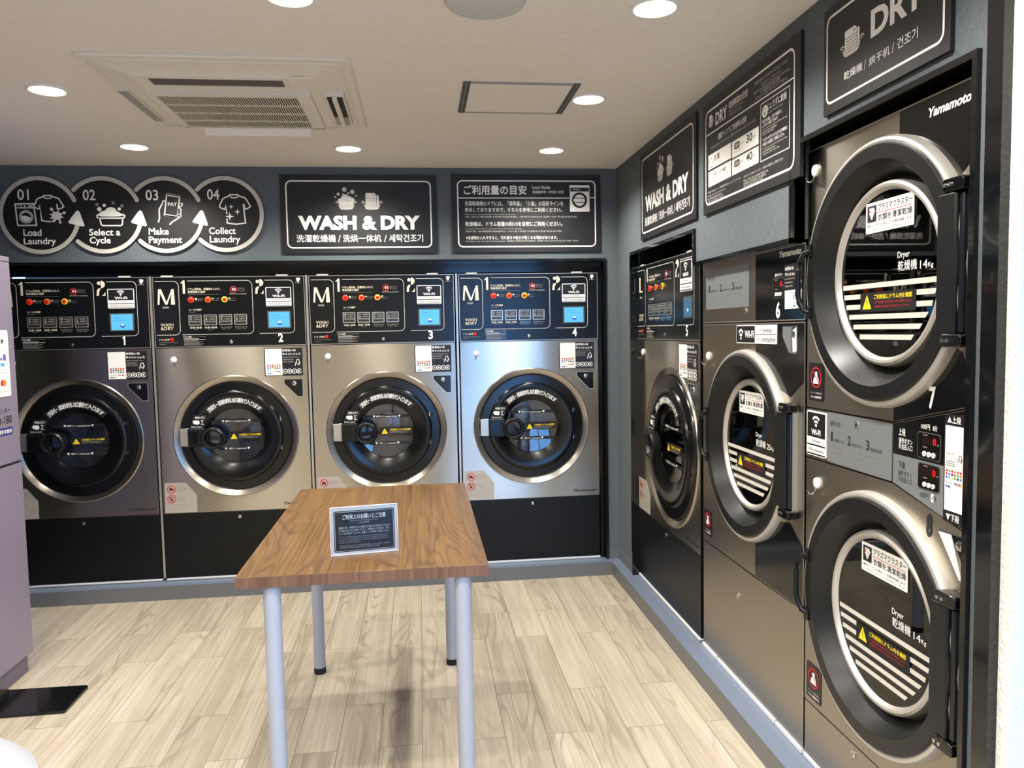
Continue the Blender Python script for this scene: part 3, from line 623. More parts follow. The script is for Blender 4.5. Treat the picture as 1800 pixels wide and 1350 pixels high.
        b.stroke([(x0+.008, 1.580), (x0+w-.008, 1.580)], .002, yy-.0003, 'ink_dim', cap=False)
        b.build('course_button', p)
    b = MB()
    for i, (xx, e) in enumerate(((.192, .258), (.274, .342), (.361, .425), (.442, .509))):
        if i < 2: b.text('洗濯＋乾燥', X(xx), X(e), 1.543, 1.554, y, 'ink_cream', .01); b.stroke([(X(xx+.02), 1.538), (X(xx+.045), 1.538)], .0016, y, 'ink_dim', cap=False)
        else:
            b.rect(X(xx-.003), X(e+.003), 1.533, 1.556, y, 'gloss_black'); b.text('プレミアムコース', X(xx), X(e), 1.545, 1.553, y-.0003, 'ink_grey'); b.text('WASH + DRY', X(xx+.006), X(e-.006), 1.536, 1.541, y-.0003, 'ink_dim')
    b.build('course_caption', p)
    b = MB(); b.lathe([(.010, -.001), (.010, -.004), (.006, -.006), (.0003, -.006)], X(.091), 1.482, 'button_red', 18); b.build('drum_lamp', p)
    b = MB(); b.rect(X(.153), X(.280), 1.446, 1.503, y, 'gloss_black'); b.text('ドラム洗浄', X(.155), X(.200), 1.492, 1.501, y-.0003, 'ink_white', .02); b.text('Drum Cleaning', X(.206), X(.278), 1.494, 1.499, y-.0003, 'ink_dim')
    for j, (z, e) in enumerate(((1.486, .240), (1.480, .275), (1.474, .236), (1.468, .262), (1.461, .242), (1.455, .27), (1.450, .25))): b.rect(X(.157), X(e), z-.0012, z+.0012, y-.0003, 'ink_grey' if j < 2 else 'ink_dim')
    b.build('instruction_sticker', p)
    if big: wifi_sign(p, .728, .885, 1.664, 1.806)
    else: wifi_sign(p, .620, .763, 1.664, 1.774)
    b = MB(); x0, x1, z0, z1 = (X(.625), X(.757), 1.536, 1.638) if not big else (.775, .893, 1.540, 1.640)
    b.prism(rr(x0, x1, z0, z1, .004), -.005, -.001, 'alu_dark'); sb = b.build('screen_bezel', p)
    b = MB(); b.rect(x0+.008, x1-.008, z0+.007, z1-.007, -.0054, 'screen_dim' if big else 'screen_blue'); sm = b.build('screen', sb)
    b = MB(); w = x1-x0; b.text('洗濯物を入れて', x0+w*.17, x0+w*.60, z0+.073, z0+.080, -.0058, 'ink_blue'); b.text('コースを選んでください', x0+w*.17, x0+w*.80, z0+.059, z0+.066, -.0058, 'ink_blue')
    b.disc(x0+w*.52, z0+.033, .0145, -.0058, 'ink_sky', 24); b.ring(x0+w*.52, z0+.033, .0, .0145, -.0060, 'ink_blue', 180, 360, 20); b.rect(x0+w*.46, x0+w*.58, z0+.032, z0+.040, -.0062, 'ink_white'); b.build('screen_message', sm)
    lock(p, X(.417), 1.464, .0095)
    b = MB(); ncx = X(.695); number_mark(b, num, ncx-.0135, ncx+.0135, 1.457, 1.508, y); b.build('number_mark', p)
    return o
def number_mark(b, n, x0, x1, z0, z1, y, m='ink_white'):
    if n == 1:
        c = (x0+x1)/2+.003; b.poly([(c-.004, z0), (c+.004, z0), (c+.004, z1), (c-.002, z1), (c-.011, z1-.010), (c-.011, z1-.015), (c-.004, z1-.012)], y, m)
    else: b.text(str(n), x0, x1, z0, z1, y, m, .03)

GW = 'washer-dryers along the back wall'
labs = ['washer-dryer numbered 1, partly hidden behind the lavender kiosk', 'washer-dryer numbered 2, second from left along the back wall', 'washer-dryer numbered 3, behind the right side of the table', 'washer-dryer numbered 4, next to the room corner, catching blue daylight']
w1 = washer((-3.549, .03, ZP), 0, labs[0], .838, 'M', .354, .4235, .919, 1, GW)
proto_kids = None
for n, x in ((2, -2.685), (3, -1.821), (4, -.953)):
    c = copy_tree(w1); c.location = (x, .03, ZP); c['label'] = labs[n-1]
    for ch in [k for k in bpy.data.objects if k.parent is c and k.name.startswith('control_panel')]:
        for g in [k for k in bpy.data.objects if k.parent is ch and k.name.startswith('number_mark')]:
            b = MB(); number_mark(b, n, .695-.0135, .695+.0135, 1.457, 1.508, -.0016); t = b.build('number_mark', ch); bpy.data.objects.remove(g)
washer((.03, -.333, ZP), -PI/2, 'larger washer-dryer numbered 5 with L size panel, first on the right wall', .98, 'L', .398, .565, .906, 5, None, True)

# ------------------------------------------------------------------ dryers
def disp_unit(parent, x0, x1, z0, z1, dark=True):
    b = MB(); b.prism(rr(x0, x1, z0, z1, .008), -.003, -.0003, 'alu_dark'); b.prism(rr(x0+.0025, x1-.0025, z0+.0025, z1-.0025, .007), -.0036, -.0029, 'gloss_black'); u_ = b.build('coin_display', parent)
    w = x1-x0; h = z1-z0; b = MB(); y = -.0040
    b.rect(x0+w*.26, x0+w*.84, z0+h*.56, z0+h*.84, y, 'lcd_dark'); b.text('0', x0+w*.70, x0+w*.83, z0+h*.57, z0+h*.83, y-.0003, 'led_red', .02)
    b.text('分', x0+w*.87, x0+w*.94, z0+h*.57, z0+h*.64, y, 'ink_grey'); b.text('残り時間', x0+w*.26, x0+w*.45, z0+h*.875, z0+h*.92, y, 'ink_grey'); b.text('温度設定', x0+w*.26, x0+w*.45, z0+h*.43, z0+h*.475, y, 'ink_grey'); b.build('digit_display', u_)
    for k, t in enumerate(('低', '中', '高')):
        b = MB(); cx = x0+w*(.34+k*.195); cz = z0+h*.20; b.lathe([(w*.075, -.0036), (w*.075, -.006), (.0002, -.0065)], cx, cz, 'white_plastic', 18); b.text(t, cx-w*.035, cx+w*.035, cz-w*.035, cz+w*.035, -.0069, 'ink_black'); b.build('temperature_button', u_)
def dryer_door(parent, cx, cz, k, kg, W_, off, hdx=0.):
    """door of radius .354*k with its ring, glass, stickers, hinge and handle, centred on cx, cz"""
    q = lambda v: v*k
    P = lambda b, n, **kw: b.build(n, parent, off, **kw)
    b = MB(); b.lathe([(q(.356), .001), (q(.354), -.016), (q(.350), -.024), (q(.343), -.026), (q(.337), -.024)], cx, cz, 'silver_rim', 96); P(b, 'door_rim')
    b = MB(); b.lathe([(q(.338), -.022), (q(.336), -.029), (q(.333), -.031), (q(.297), -.031), (q(.295), -.029), (q(.262), .030), (q(.252), .042), (q(.236), .046)], cx, cz, 'dish_black', 96); d = P(b, 'door')
    b = MB(); b.lathe([(q(.246), .044), (q(.246), .020), (q(.243), .010), (q(.236), .005), (q(.229), .006), (q(.224), .012), (q(.219), .022)], cx, cz, 'silver_rim', 96); b.build('glass_ring', d)
    b = MB(); b.lathe([(q(.221), .018), (q(.0005), .018)], cx, cz, 'dryer_glass', 72); b.build('door_glass', d)
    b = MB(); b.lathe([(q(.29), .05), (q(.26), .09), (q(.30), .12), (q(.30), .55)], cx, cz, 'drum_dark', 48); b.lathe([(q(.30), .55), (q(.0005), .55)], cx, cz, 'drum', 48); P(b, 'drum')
    # stripes across the lower glass
    b = MB(); y = .0165
    for dz, br in ((-.026, 0), (-.054, 1), (-.083, 1), (-.111, 0), (-.139, 0), (-.167, 0)):
        z0, z1 = cz+q(dz-.0068), cz+q(dz+.0068); hw = lambda z: math.sqrt(max(0, q(.212)**2-(z-cz)**2))
        a = min(hw(z0), hw(z1)) if dz > -.12 else min(hw(z0), hw(z1))
        sk = .0 if dz > -.09 else q(.012)
        if br:
            b.poly([(cx-a, z0), (cx-q(.118), z0), (cx-q(.118), z1), (cx-a, z1)], y, 'ink_grey'); b.poly([(cx+q(.128), z0), (cx+a-q(.004), z0), (cx+a, z1), (cx+q(.128), z1)], y, 'ink_grey')
        else: b.poly([(cx-a, z0), (cx+a-sk, z0), (cx+a, z1), (cx-a-(0), z1)], y, 'ink_grey')
    b.build('stripe_print', d)
    b = MB(); b.text('Dryer', cx+q(.048), cx+q(.098), cz+q(.033), cz+q(.054), y, 'ink_white'); b.text('乾燥機', cx+q(.050), cx+q(.128), cz+q(.004), cz+q(.030), y, 'ink_white'); b.text(kg, cx+q(.140), cx+q(.168), cz+q(.004), cz+q(.024), y, 'ink_white'); b.text('Kg', cx+q(.171), cx+q(.190), cz+q(.002), cz+q(.017), y, 'ink_white'); b.build('glass_lettering', d)
    x0, x1, z0, z1 = cx-q(.118), cx+q(.128), cz-q(.098), cz-q(.045)
    b = MB(); b.prism([(x0, z0), (x1, z0), (x1, z1), (x0, z1)], .0150, .0160, 'rubber_black'); w = x1-x0; h = z1-z0; y = .0146
    caution_tri(b, x0+w*.05, x0+w*.22, z0+h*.15, z0+h*.90, y); b.text('ご利用前にドラム内を確認', x0+w*.27, x0+w*.94, z0+h*.64, z0+h*.88, y, 'ink_yellow', .02)
    b.text('※ご利用前に洗濯物がないかご確認ください', x0+w*.28, x0+w*.94, z0+h*.42, z0+h*.54, y, 'ink_red'); b.text('※乾燥終了後は速やかに取り出してください', x0+w*.28, x0+w*.90, z0+h*.20, z0+h*.32, y, 'ink_red'); b.build('caution_label', d)
    x0, x1, z0, z1 = cx-q(.094), cx+q(.115), cz+q(.116), cz+q(.198)
    b = MB(); b.prism(rr(x0, x1, z0, z1, .003), .0145, .0160, 'sticker_white'); w = x1-x0; h = z1-z0; y = .0141
    b.rect(x0+w*.035, x0+w*.235, z0+h*.36, z0+h*.90, y, 'ink_black'); grape_logo(b, x0+w*.135, z0+h*.64, h*.38, y-.0003)
    b.text('プラズマクラスター', x0+w*.27, x1-w*.03, z0+h*.70, z0+h*.92, y, 'ink_black', .01); b.rect(x0+w*.27, x1-w*.03, z0+h*.625, z0+h*.645, y, 'ink_red'); b.text('衣類を清潔乾燥', x0+w*.27, x1-w*.03, z0+h*.36, z0+h*.58, y, 'ink_black', .01)
    b.text('槽内にイオンを放出して衣類を除菌します', x0+w*.04, x1-w*.04, z0+h*.19, z0+h*.29, y, 'ink_black'); b.text('※すべての菌に対応するものではありません。効果は使用状況によって異なります', x0+w*.04, x1-w*.04, z0+h*.08, z0+h*.13, y, 'ink_black'); b.build('plasma_sticker', d)
    # hinge side
    hx = cx+q(.256)+hdx
    b = MB(); b.prism([(hx+q(.014), cz-q(.158)), (hx+q(.077), cz-q(.158)), (hx+q(.077), cz+q(.160)), (hx+q(.014), cz+q(.160))], -.034, -.002, 'dish_black'); P(b, 'hinge_block', bevel=.005)
    b = MB(); b.prism([(hx+q(.078), cz-q(.156)), (hx+q(.096), cz-q(.156)), (hx+q(.096), cz+q(.158)), (hx+q(.078), cz+q(.158))], -.027, -.001, 'hinge_navy'); P(b, 'hinge_post', bevel=.005)
    b = MB(); b.prism([(hx+q(.097), cz-q(.164)), (hx+q(.100), cz-q(.164)), (hx+q(.100), cz+q(.178)), (hx+q(.097), cz+q(.178))], -.018, 0, 'satin_silver'); P(b, 'hinge_strip')
    for dz in (.176, -.172):
        b = MB(); b.prism(rr(hx+q(.036), hx+q(.106), cz+q(dz-.015), cz+q(dz+.015), .010), -.038, -.002, 'gloss_black'); hb2 = b.build('hinge_bracket', parent, off, bevel=.003)
        for sx in (.048, .064):
            b = MB(); b.lathe([(.0050, -.038), (.0050, -.041), (.0003, -.0415)], hx+q(sx), cz+q(dz), 'chrome', 12); b.build('hinge_screw', hb2)
    # handle
    a = q(.095); xh = cx-q(.338)
    b = MB(); b.tube([(xh+.022, -.028, cz+a), (xh+.004, -.040, cz+a*.93), (xh-.010, -.048, cz+a*.66), (xh-.013, -.051, cz+a*.4), (xh-.013, -.051, cz-a*.4), (xh-.010, -.048, cz-a*.66), (xh+.004, -.040, cz-a*.93), (xh+.022, -.028, cz-a)], .0085, 'handle_black', 12)
    for s_ in (1, -1): b.prism([(xh+.006, cz+s_*a-.018), (xh+.034, cz+s_*a-.018), (xh+.034, cz+s_*a+.018), (xh+.006, cz+s_*a+.018)], -.036, -.020, 'handle_black')
    P(b, 'door_handle')
def no_pet(parent, x0, x1, z0, z1):
    b = MB(); b.prism(rr(x0, x1, z0, z1, .006), -.0015, -.0002, 'sticker_black'); cx = (x0+x1)/2; w = x1-x0; cz = z0+(z1-z0)*.62; y = -.0019; R = w*.36
    b.poly([(cx-R*.55, cz-R*.6), (cx+R*.55, cz-R*.6), (cx+R*.48, cz-R*.2), (cx+R*.25, cz+R*.1), (cx+R*.18, cz+R*.55), (cx-R*.18, cz+R*.55), (cx-R*.25, cz+R*.1), (cx-R*.48, cz-R*.2)], y, 'ink_white'); b.ring(cx, cz, R*.86, R, y-.0003, 'ink_red'); b.stroke([(cx-R*.65, cz+R*.65), (cx+R*.65, cz-R*.65)], R*.13, y-.0003, 'ink_red')
    h = z1-z0; b.text('ペット用品の', x0+w*.12, x1-w*.12, z0+h*.185, z0+h*.235, y, 'ink_grey'); b.text('ペット用品不可', x0+w*.14, x1-w*.14, z0+h*.07, z0+h*.13, y, 'ink_white', .02); b.build('pet_ban_sticker', parent)
def op_plate(parent, x0, x1, z0, z1, kn=True):
    b = MB(); b.prism(rr(x0, x1, z0, z1, .002), -.0022, -.0003, 'silver_panel'); p = b.build('instruction_plate', parent)
    w = x1-x0; h = z1-z0; b = MB(); y = -.0026
    b.text('操作方法', x0+w*.055, x0+w*.23, z0+h*.74, z0+h*.85, y, 'ink_black')
    for i, (t, c) in enumerate((('1', '洗濯物を入れる'), ('2', '料金を入れる'), ('3', '乾燥温度を選択'))):
        X0 = x0+w*(.06+.29*i); b.text(t, X0+(.003 if t == '1' else 0), X0+w*.05-(.003 if t == '1' else 0), z0+h*.43, z0+h*.62, y, 'ink_black', .02); b.text(c, X0+w*.065, X0+w*.235, z0+h*.43, z0+h*.50, y, 'ink_black')
        for j in range(2 if i != 2 else 1): b.text(('ドラム内を確認し', 'フィルターの清掃', '選択後に運転が始まります')[i], X0, X0+w*(.22, .24, .33)[i], z0+h*(.30-.12*j), z0+h*(.345-.12*j), y, 'ink_dim')
    b.build('plate_lettering', p)
    return p
def tower():
    o = thing('stacked_dryer', (.03, -2.257, ZP), -PI/2, 'tall stacked pair of dryers numbered 7 and 8, nearest on the right wall', 'clothes dryer')
    off = (0, 0, -ZP); Wd = .745
    P = lambda b, n, par=o, **k: b.build(n, par, off if par is o else None, **k)
    b = MB(); shell(b, .003, Wd-.003, .10, 2.036)
    for z0, z1, c_ in ((.10, 1.15, .685), (1.15, 2.036, 1.629)): b.hole_plate(.001, Wd-.001, z0, z1, .387, c_, .330, .0125, 'gap_dark')
    for x in (.05, Wd-.09): b.box(x, x+.04, .02, .06, ZP, .10, 'rubber_black')
    P(b, 'cabinet')
    cx = .387
    # upper front
    b = MB(); n = 64; R = .352; cz = 1.629
    def front(pts_out, cz, name):
        """steel sheet with a polygonal outline and a round opening"""
        b = MB(); N = 96; A = [2*PI*i/N for i in range(N)]
        A = sorted(set(A+[math.atan2(z-cz, x-cx) % (2*PI) for x, z in pts_out])); o_ = []; q_ = []
        for t in A:
            c, s_ = math.cos(t), math.sin(t); best = 1e9
            for i in range(len(pts_out)):
                (ax, az), (bx, bz) = pts_out[i], pts_out[(i+1) % len(pts_out)]
                dx, dz = bx-ax, bz-az; den = c*dz-s_*dx
                if abs(den) < 1e-12: continue
                k = ((ax-cx)*dz-(az-cz)*dx)/den; uu = ((ax-cx)*s_-(az-cz)*c)/den
                if k > 0 and -1e-6 <= uu <= 1+1e-6: best = min(best, k)
            o_.append((cx+best*c, 0, cz+best*s_)); q_.append((cx+R*c, 0, cz+R*s_))
        M_ = len(A); b.add(o_+q_, [(i, (i+1) % M_, M_+(i+1) % M_, M_+i) for i in range(M_)], 'dryer_steel')
        b.add(o_+[(x, .012, z) for x, _, z in o_], [((i+1) % M_, i, M_+i, M_+(i+1) % M_) for i in range(M_)], 'dryer_steel')
        return P(b, name)
    up = front([(0, 1.239), (.455, 1.243), (Wd, 1.309), (Wd, 2.036), (0, 2.036)], 1.629, 'upper_front')
    lo = front([(0, .282), (Wd, .282), (Wd, 1.014), (.454, 1.080), (0, 1.076)], .685, 'lower_front')
    b = MB(); b.box(0, Wd, 0, .012, .10, .278, 'dryer_steel'); bp = P(b, 'base_panel', bevel=.002); lock(bp, .290, .252, .011)
    b = MB(); b.box(0, Wd, -.004, .02, .086, .098, 'white_paint'); P(b, 'bottom_rail')
    # black glossy fields of the upper front
    b = MB(); y = -.0006
    b.poly([(.4615, 2.032), (.741, 2.032), (.741, 1.866), (.68, 1.822), (.64, 1.86), (.58, 1.92), (.4615, 1.974)], y, 'gloss_black'); b.build('black_field', up); b = MB()
    b.poly([(.4545, 1.2445), (.741, 1.311), (.741, 1.408), (.66, 1.458), (.60, 1.36), (.52, 1.30), (.4545, 1.284)], y, 'gloss_black'); gf = b.build('black_field', up)
    b = MB(); b.text('Yamamoto', .574, .720, 1.985, 2.008, -.001, 'ink_white', .03, .2); b.build('brand_mark', up)
    b = MB(); number_mark(b, 7, .594, .619, 1.290, 1.345, -.001); b.build('number_mark', up)
    b = MB(); number_mark(b, 8, .593, .614, .976, 1.034, -.001, 'ink_black'); b.build('number_mark', lo)
    b = MB(); b.stroke([(.003, 2.034), (.743, 2.034), (.743, 1.312)], .004, -.0012, 'satin_silver', cap=False); b.stroke([(.743, 1.012), (.743, .285)], .004, -.0012, 'satin_silver', cap=False); b.build('edge_trim', up)
    dryer_door(o, cx, 1.629, 1., '14', Wd, off); dryer_door(o, cx, .685, 1., '14', Wd, off)
    hook(up, .047, 1.970); hook(lo, .072, 1.006)
    no_pet(up, .014, .104, 1.262, 1.380); no_pet(lo, .014, .104, .300, .416)
    b = MB(); b.poly([(.635, 1.004), (.732, 1.008), (.732, .899), (.712, .902)], -.0006, 'chrome'); b.poly([(.638, 1.001), (.684, 1.003), (.722, .904), (.712, .904)], -.0012, 'white_paint'); b.poly([(.684, 1.003), (.730, 1.005), (.730, .93)], -.0012, 'gloss_black'); pk = b.build('lock_pocket', lo); lock(pk, .716, .985, .012)
    lock(lo, .722, .875, .006, 'bolt'); lock(up, .722, 1.424, .006, 'bolt')
    # control band between the doors
    b = MB(); b.prism([(0, 1.080), (.4535, 1.084), (.4535, 1.239), (0, 1.235)], -.001, .012, 'dryer_steel'); c1 = P(b, 'instruction_panel')
    b = MB(); b.prism([(.456, 1.0835), (Wd, 1.018), (Wd, 1.305), (.456, 1.2395)], -.001, .012, 'dryer_steel'); c2 = P(b, 'payment_panel')
    op = op_plate(c1, .129, .451, 1.0855, 1.2345); lock(c1, .288, 1.214, .0095)
    wifi_sign(c1, .008, .124, 1.090, 1.229)
    b = MB(); y = -.0016; b.poly([(.4575, 1.160), (.740, 1.160), (.740, 1.302), (.4575, 1.238)], y, 'gloss_black'); b.poly([(.4575, 1.160), (.4575, 1.0845), (.656, 1.037), (.656, 1.160)], y, 'silver_panel'); b.build('payment_fields', c2)
    b = MB(); y = -.0020; b.text('上段', .480, .508, 1.211, 1.230, y, 'ink_white', .01); b.text('操作ボタン', .481, .536, 1.191, 1.206, y, 'ink_white'); b.text('料金投入口', .481, .536, 1.176, 1.191, y, 'ink_white')
    b.text('100円', .569, .602, 1.238, 1.252, y, 'ink_white'); b.text('8分', .613, .629, 1.238, 1.252, y, 'ink_white')
    b.text('下段', .481, .508, 1.126, 1.145, y, 'ink_black', .01); b.text('操作ボタン', .481, .536, 1.107, 1.122, y, 'ink_black'); b.text('料金投入口', .482, .536, 1.091, 1.106, y, 'ink_black'); b.text('100円', .569, .601, 1.068, 1.083, y, 'ink_black'); b.rect(.611, .620, 1.065, 1.085, y, 'ink_white'); b.text('8分', .613, .630, 1.068, 1.083, y-.0003, 'ink_black'); b.build('payment_lettering', c2)
    disp_unit(c2, .557, .643, 1.166, 1.232); disp_unit(c2, .561, .642, 1.091, 1.156)
    b = MB(); b.prism([(.656, 1.032), (.724, 1.028), (.724, 1.288), (.656, 1.284)], -.003, -.0012, 'sticker_black'); b.rect(.660, .7205, 1.059, 1.259, -.0034, 'sticker_white'); y = -.0038
    b.text('▲上段', .667, .712, 1.265, 1.281, y, 'ink_white', .02); b.text('▼下段', .668, .712, 1.036, 1.053, y, 'ink_white', .02)
    b.text('お支払いは', .663, .690, 1.191, 1.197, y, 'ink_black'); b.text('キャッシュレス', .663, .700, 1.182, 1.188, y, 'ink_black'); hand_phone(b, .711, 1.185, .020, y, 'ink_black')
    for z in (1.176, 1.171, 1.166): b.rect(.663, .695, z-.001, z+.001, y, 'ink_dim')
    pay_icons(b, .662, .719, 1.112, 1.160, y); b.build('payment_sticker', c2)
    return o
tower()
def dryer_six():
    o = thing('large_dryer', (.03, -1.348, ZP), -PI/2, 'single large dryer numbered 6, between washer-dryer 5 and the stacked dryers', 'clothes dryer')
    off = (0, 0, -ZP); Wd = .897
    P = lambda b, n, par=o, **k: b.build(n, par, off if par is o else None, **k)
    b = MB(); shell(b, .003, Wd-.003, .10, 1.757); b.hole_plate(.001, Wd-.001, .10, 1.757, .447, 1.048, .335, .0125, 'gap_dark')
    for x in (.05, Wd-.09): b.box(x, x+.04, .02, .06, ZP, .10, 'rubber_black')
    P(b, 'cabinet')
    b = MB(); b.box(0, Wd, 0, .012, .10, .560, 'dryer_steel'); bp = P(b, 'base_panel', bevel=.002); lock(bp, .375, .438, .011)
    b = MB()
    for x0, x1 in ((.0, .16), (.17, .70), (.71, Wd)): b.box(x0, x1, -.006, .02, .085, .099, 'white_paint')
    P(b, 'bottom_rail')
    cx, cz = .447, 1.048; k = 1.02
    b = MB(); b.hole_plate(0, Wd, .565, 1.509, cx, cz, .352*k, 0, 'dryer_steel', 96); fr = P(b, 'front_panel')
    b = MB(); y = -.0006; b.poly([(.530, 1.506), (.893, 1.506), (.893, 1.318), (.80, 1.26), (.72, 1.28), (.62, 1.36), (.530, 1.405)], y, 'gloss_black'); b.build('black_field', fr); b = MB(); b.poly([(.530, .569), (.893, .569), (.893, .772), (.80, .835), (.72, .82), (.62, .73), (.530, .69)], y, 'gloss_black'); b.build('black_field', fr)
    b = MB(); b.stroke([(.002, 1.507), (.895, 1.507), (.895, .567)], .004, -.0012, 'satin_silver', cap=False); b.build('edge_trim', fr)
    dryer_door(o, cx, cz, k, '25', Wd, off, .040)
    hook(fr, .068, 1.374); no_pet(fr, .014, .100, .598, .706)
    b = MB(); x0, x1, z0, z1 = .363, .701, 1.434, 1.502; b.prism(rr(x0, x1, z0, z1, .003), -.003, -.0008, 'sticker_white'); y = -.0034
    b.rect(x0+.003, .527, z0+.003, z1-.003, y, 'sticker_black'); b.rect(.527, x1-.003, 1.466, 1.468, y, 'ink_black'); wifi_arcs(b, .405, 1.450, .040, y-.0003, 'ink_white', .8); b.text('Wi-Fi', .440, .520, 1.455, 1.482, y-.0003, 'ink_white', .03)
    b.text('ID', .570, .588, 1.480, 1.486, y, 'ink_black'); b.text('livemax', .596, .666, 1.474, 1.492, y, 'ink_black'); b.text('パスワード', .536, .578, 1.455, 1.461, y, 'ink_black'); b.text('PASS', .541, .578, 1.446, 1.451, y, 'ink_black'); b.text('livemaxfree', .588, .692, 1.440, 1.461, y, 'ink_black'); b.build('wifi_sticker', fr)
    b = MB(); b.poly([(.739, 1.497), (.739, 1.462), (.786, 1.407), (.835, 1.404), (.844, 1.412), (.844, 1.497)], -.001, 'chrome'); b.poly([(.743, 1.493), (.743, 1.462), (.79, 1.411), (.80, 1.411), (.805, 1.493)], -.0014, 'silver_panel'); b.poly([(.808, 1.48), (.840, 1.493), (.840, 1.413), (.815, 1.410)], -.0014, 'white_paint'); pk = b.build('lock_pocket', fr); lock(pk, .822, 1.470, .011)
    # top panel
    b = MB(); b.box(0, Wd, -.001, .012, 1.514, 1.759, 'dryer_steel'); p = P(b, 'control_panel')
    b = MB(); y = -.0016; b.rect(.529, .893, 1.517, 1.756, y, 'gloss_black'); b.stroke([(.002, 1.757), (.895, 1.757), (.895, 1.516), (.002, 1.516)], .004, y-.0003, 'satin_silver', cap=False); b.build('black_field', p)
    op_plate(p, .042, .470, 1.571, 1.731); lock(p, .440, 1.556, .010)
    b = MB(); y = -.0020; b.text('Yamamoto', .716, .868, 1.727, 1.749, y, 'ink_white', .03, .2); b.text('操作ボタン', .684, .741, 1.665, 1.676, y, 'ink_white'); b.build('panel_lettering', p)
    b = MB(); number_mark(b, 6, .693, .724, 1.523, 1.579, y); b.build('number_mark', p)
    disp_unit(p, .668, .755, 1.591, 1.660)
    b = MB(); x0, x1 = .759, .877; b.prism([(x0, 1.551), (x1, 1.551), (x1, 1.699), (x0, 1.699)], -.003, -.0012, 'sticker_black'); b.rect(x0+.002, x1-.002, 1.553, 1.614, -.0034, 'sticker_white'); y = -.0038
    b.text('お支払いは', .763, .822, 1.680, 1.692, y, 'ink_white', .02); b.text('キャッシュレス', .763, .842, 1.661, 1.673, y, 'ink_white', .02); b.text('Cashless Payments Only', .763, .838, 1.649, 1.654, y, 'ink_grey'); b.text('仅限非现金支付', .763, .815, 1.637, 1.642, y, 'ink_grey'); b.text('현금없는 결제', .763, .815, 1.625, 1.630, y, 'ink_grey'); hand_phone(b, .857, 1.640, .045, y, 'ink_white'); pay_icons(b, .818, .873, 1.557, 1.610, y); b.build('cashless_sticker', p)
dryer_six()

# ------------------------------------------------------------------ signs
def board(name, loc, rotz, w, h, label, t=.012, group=None):
    b = MB(); b.box(0, w, 0, t, 0, h, 'sign_black'); o = b.build(name, bevel=.0008); o.location = loc; o.rotation_euler = (0, 0, rotz); return tag(o, label, 'sign', group)
def frame_line(b, x0, x1, z0, z1, q, w, y, m='ink_white'): b.stroke(rr(x0, x1, z0, z1, q), w, y, m, closed=True)
def basket(b, x0, x1, z0, z1, y, kind):
    w = x1-x0; h = z1-z0; X = lambda v: x0+w*v; Z = lambda v: z0+h*v          # z1 = handle top
    for s_ in (0, 1):
        e = lambda v: v if not s_ else 1-v
        b.stroke([(X(e(.14)), Z(.68)), (X(e(.03)), Z(.86)), (X(e(.10)), Z(.97)), (X(e(.20)), Z(.80))], w*.035, y, 'ink_grey')
    if kind == 'foam':
        for j, (cx, cz, R) in enumerate(((.24, 1.0, .12), (.42, 1.25, .16), (.62, 1.2, .14), (.75, 1.05, .13), (.5, .9, .22), (.3, .8, .14), (.7, .8, .14), (.48, 1.45, .11), (.5, .65, .16))): b.disc(X(cx), Z(cz), w*R, y-.0003-.00005*j, 'ink_white', 18)
        b.stroke([(X(.45), Z(1.1)), (X(.55), Z(1.0)), (X(.65), Z(1.05)), (X(.70), Z(.95))], w*.012, y-.0009, 'ink_dim')
    else:
        b.poly([(X(.21), Z(.5)), (X(.21), Z(1.8)), (X(.25), Z(1.88)), (X(.62), Z(1.88)), (X(.70), Z(1.65)), (X(.70), Z(.5))], y-.0003, 'ink_white'); b.poly([(X(.72), Z(.5)), (X(.72), Z(1.65)), (X(.78), Z(1.62)), (X(.81), Z(1.5)), (X(.81), Z(.5))], y-.0003, 'ink_white')
        for z in (1.30, 1.08, .86, .66): b.stroke([(X(.27 if z < 1.2 else .22), Z(z)), (X(.72), Z(z))], w*.018, y-.0006, 'ink_dim')
        b.stroke([(X(.56), Z(1.86)), (X(.56), Z(1.55)), (X(.69), Z(1.66))], w*.016, y-.0006, 'ink_dim')
    b.poly([(X(.13), Z(.56)), (X(.20), Z(.12)), (X(.30), Z(.02)), (X(.5), Z(0)), (X(.70), Z(.02)), (X(.80), Z(.12)), (X(.87), Z(.56))], y-.0011, 'ink_grey')
    for j, zz in enumerate((.40, .18)):
        for i in range(6-j): b.rect(X(.235+.05*j+i*.106-.018), X(.235+.05*j+i*.106+.018), Z(zz-.07), Z(zz+.07), y-.0014, 'ink_white')
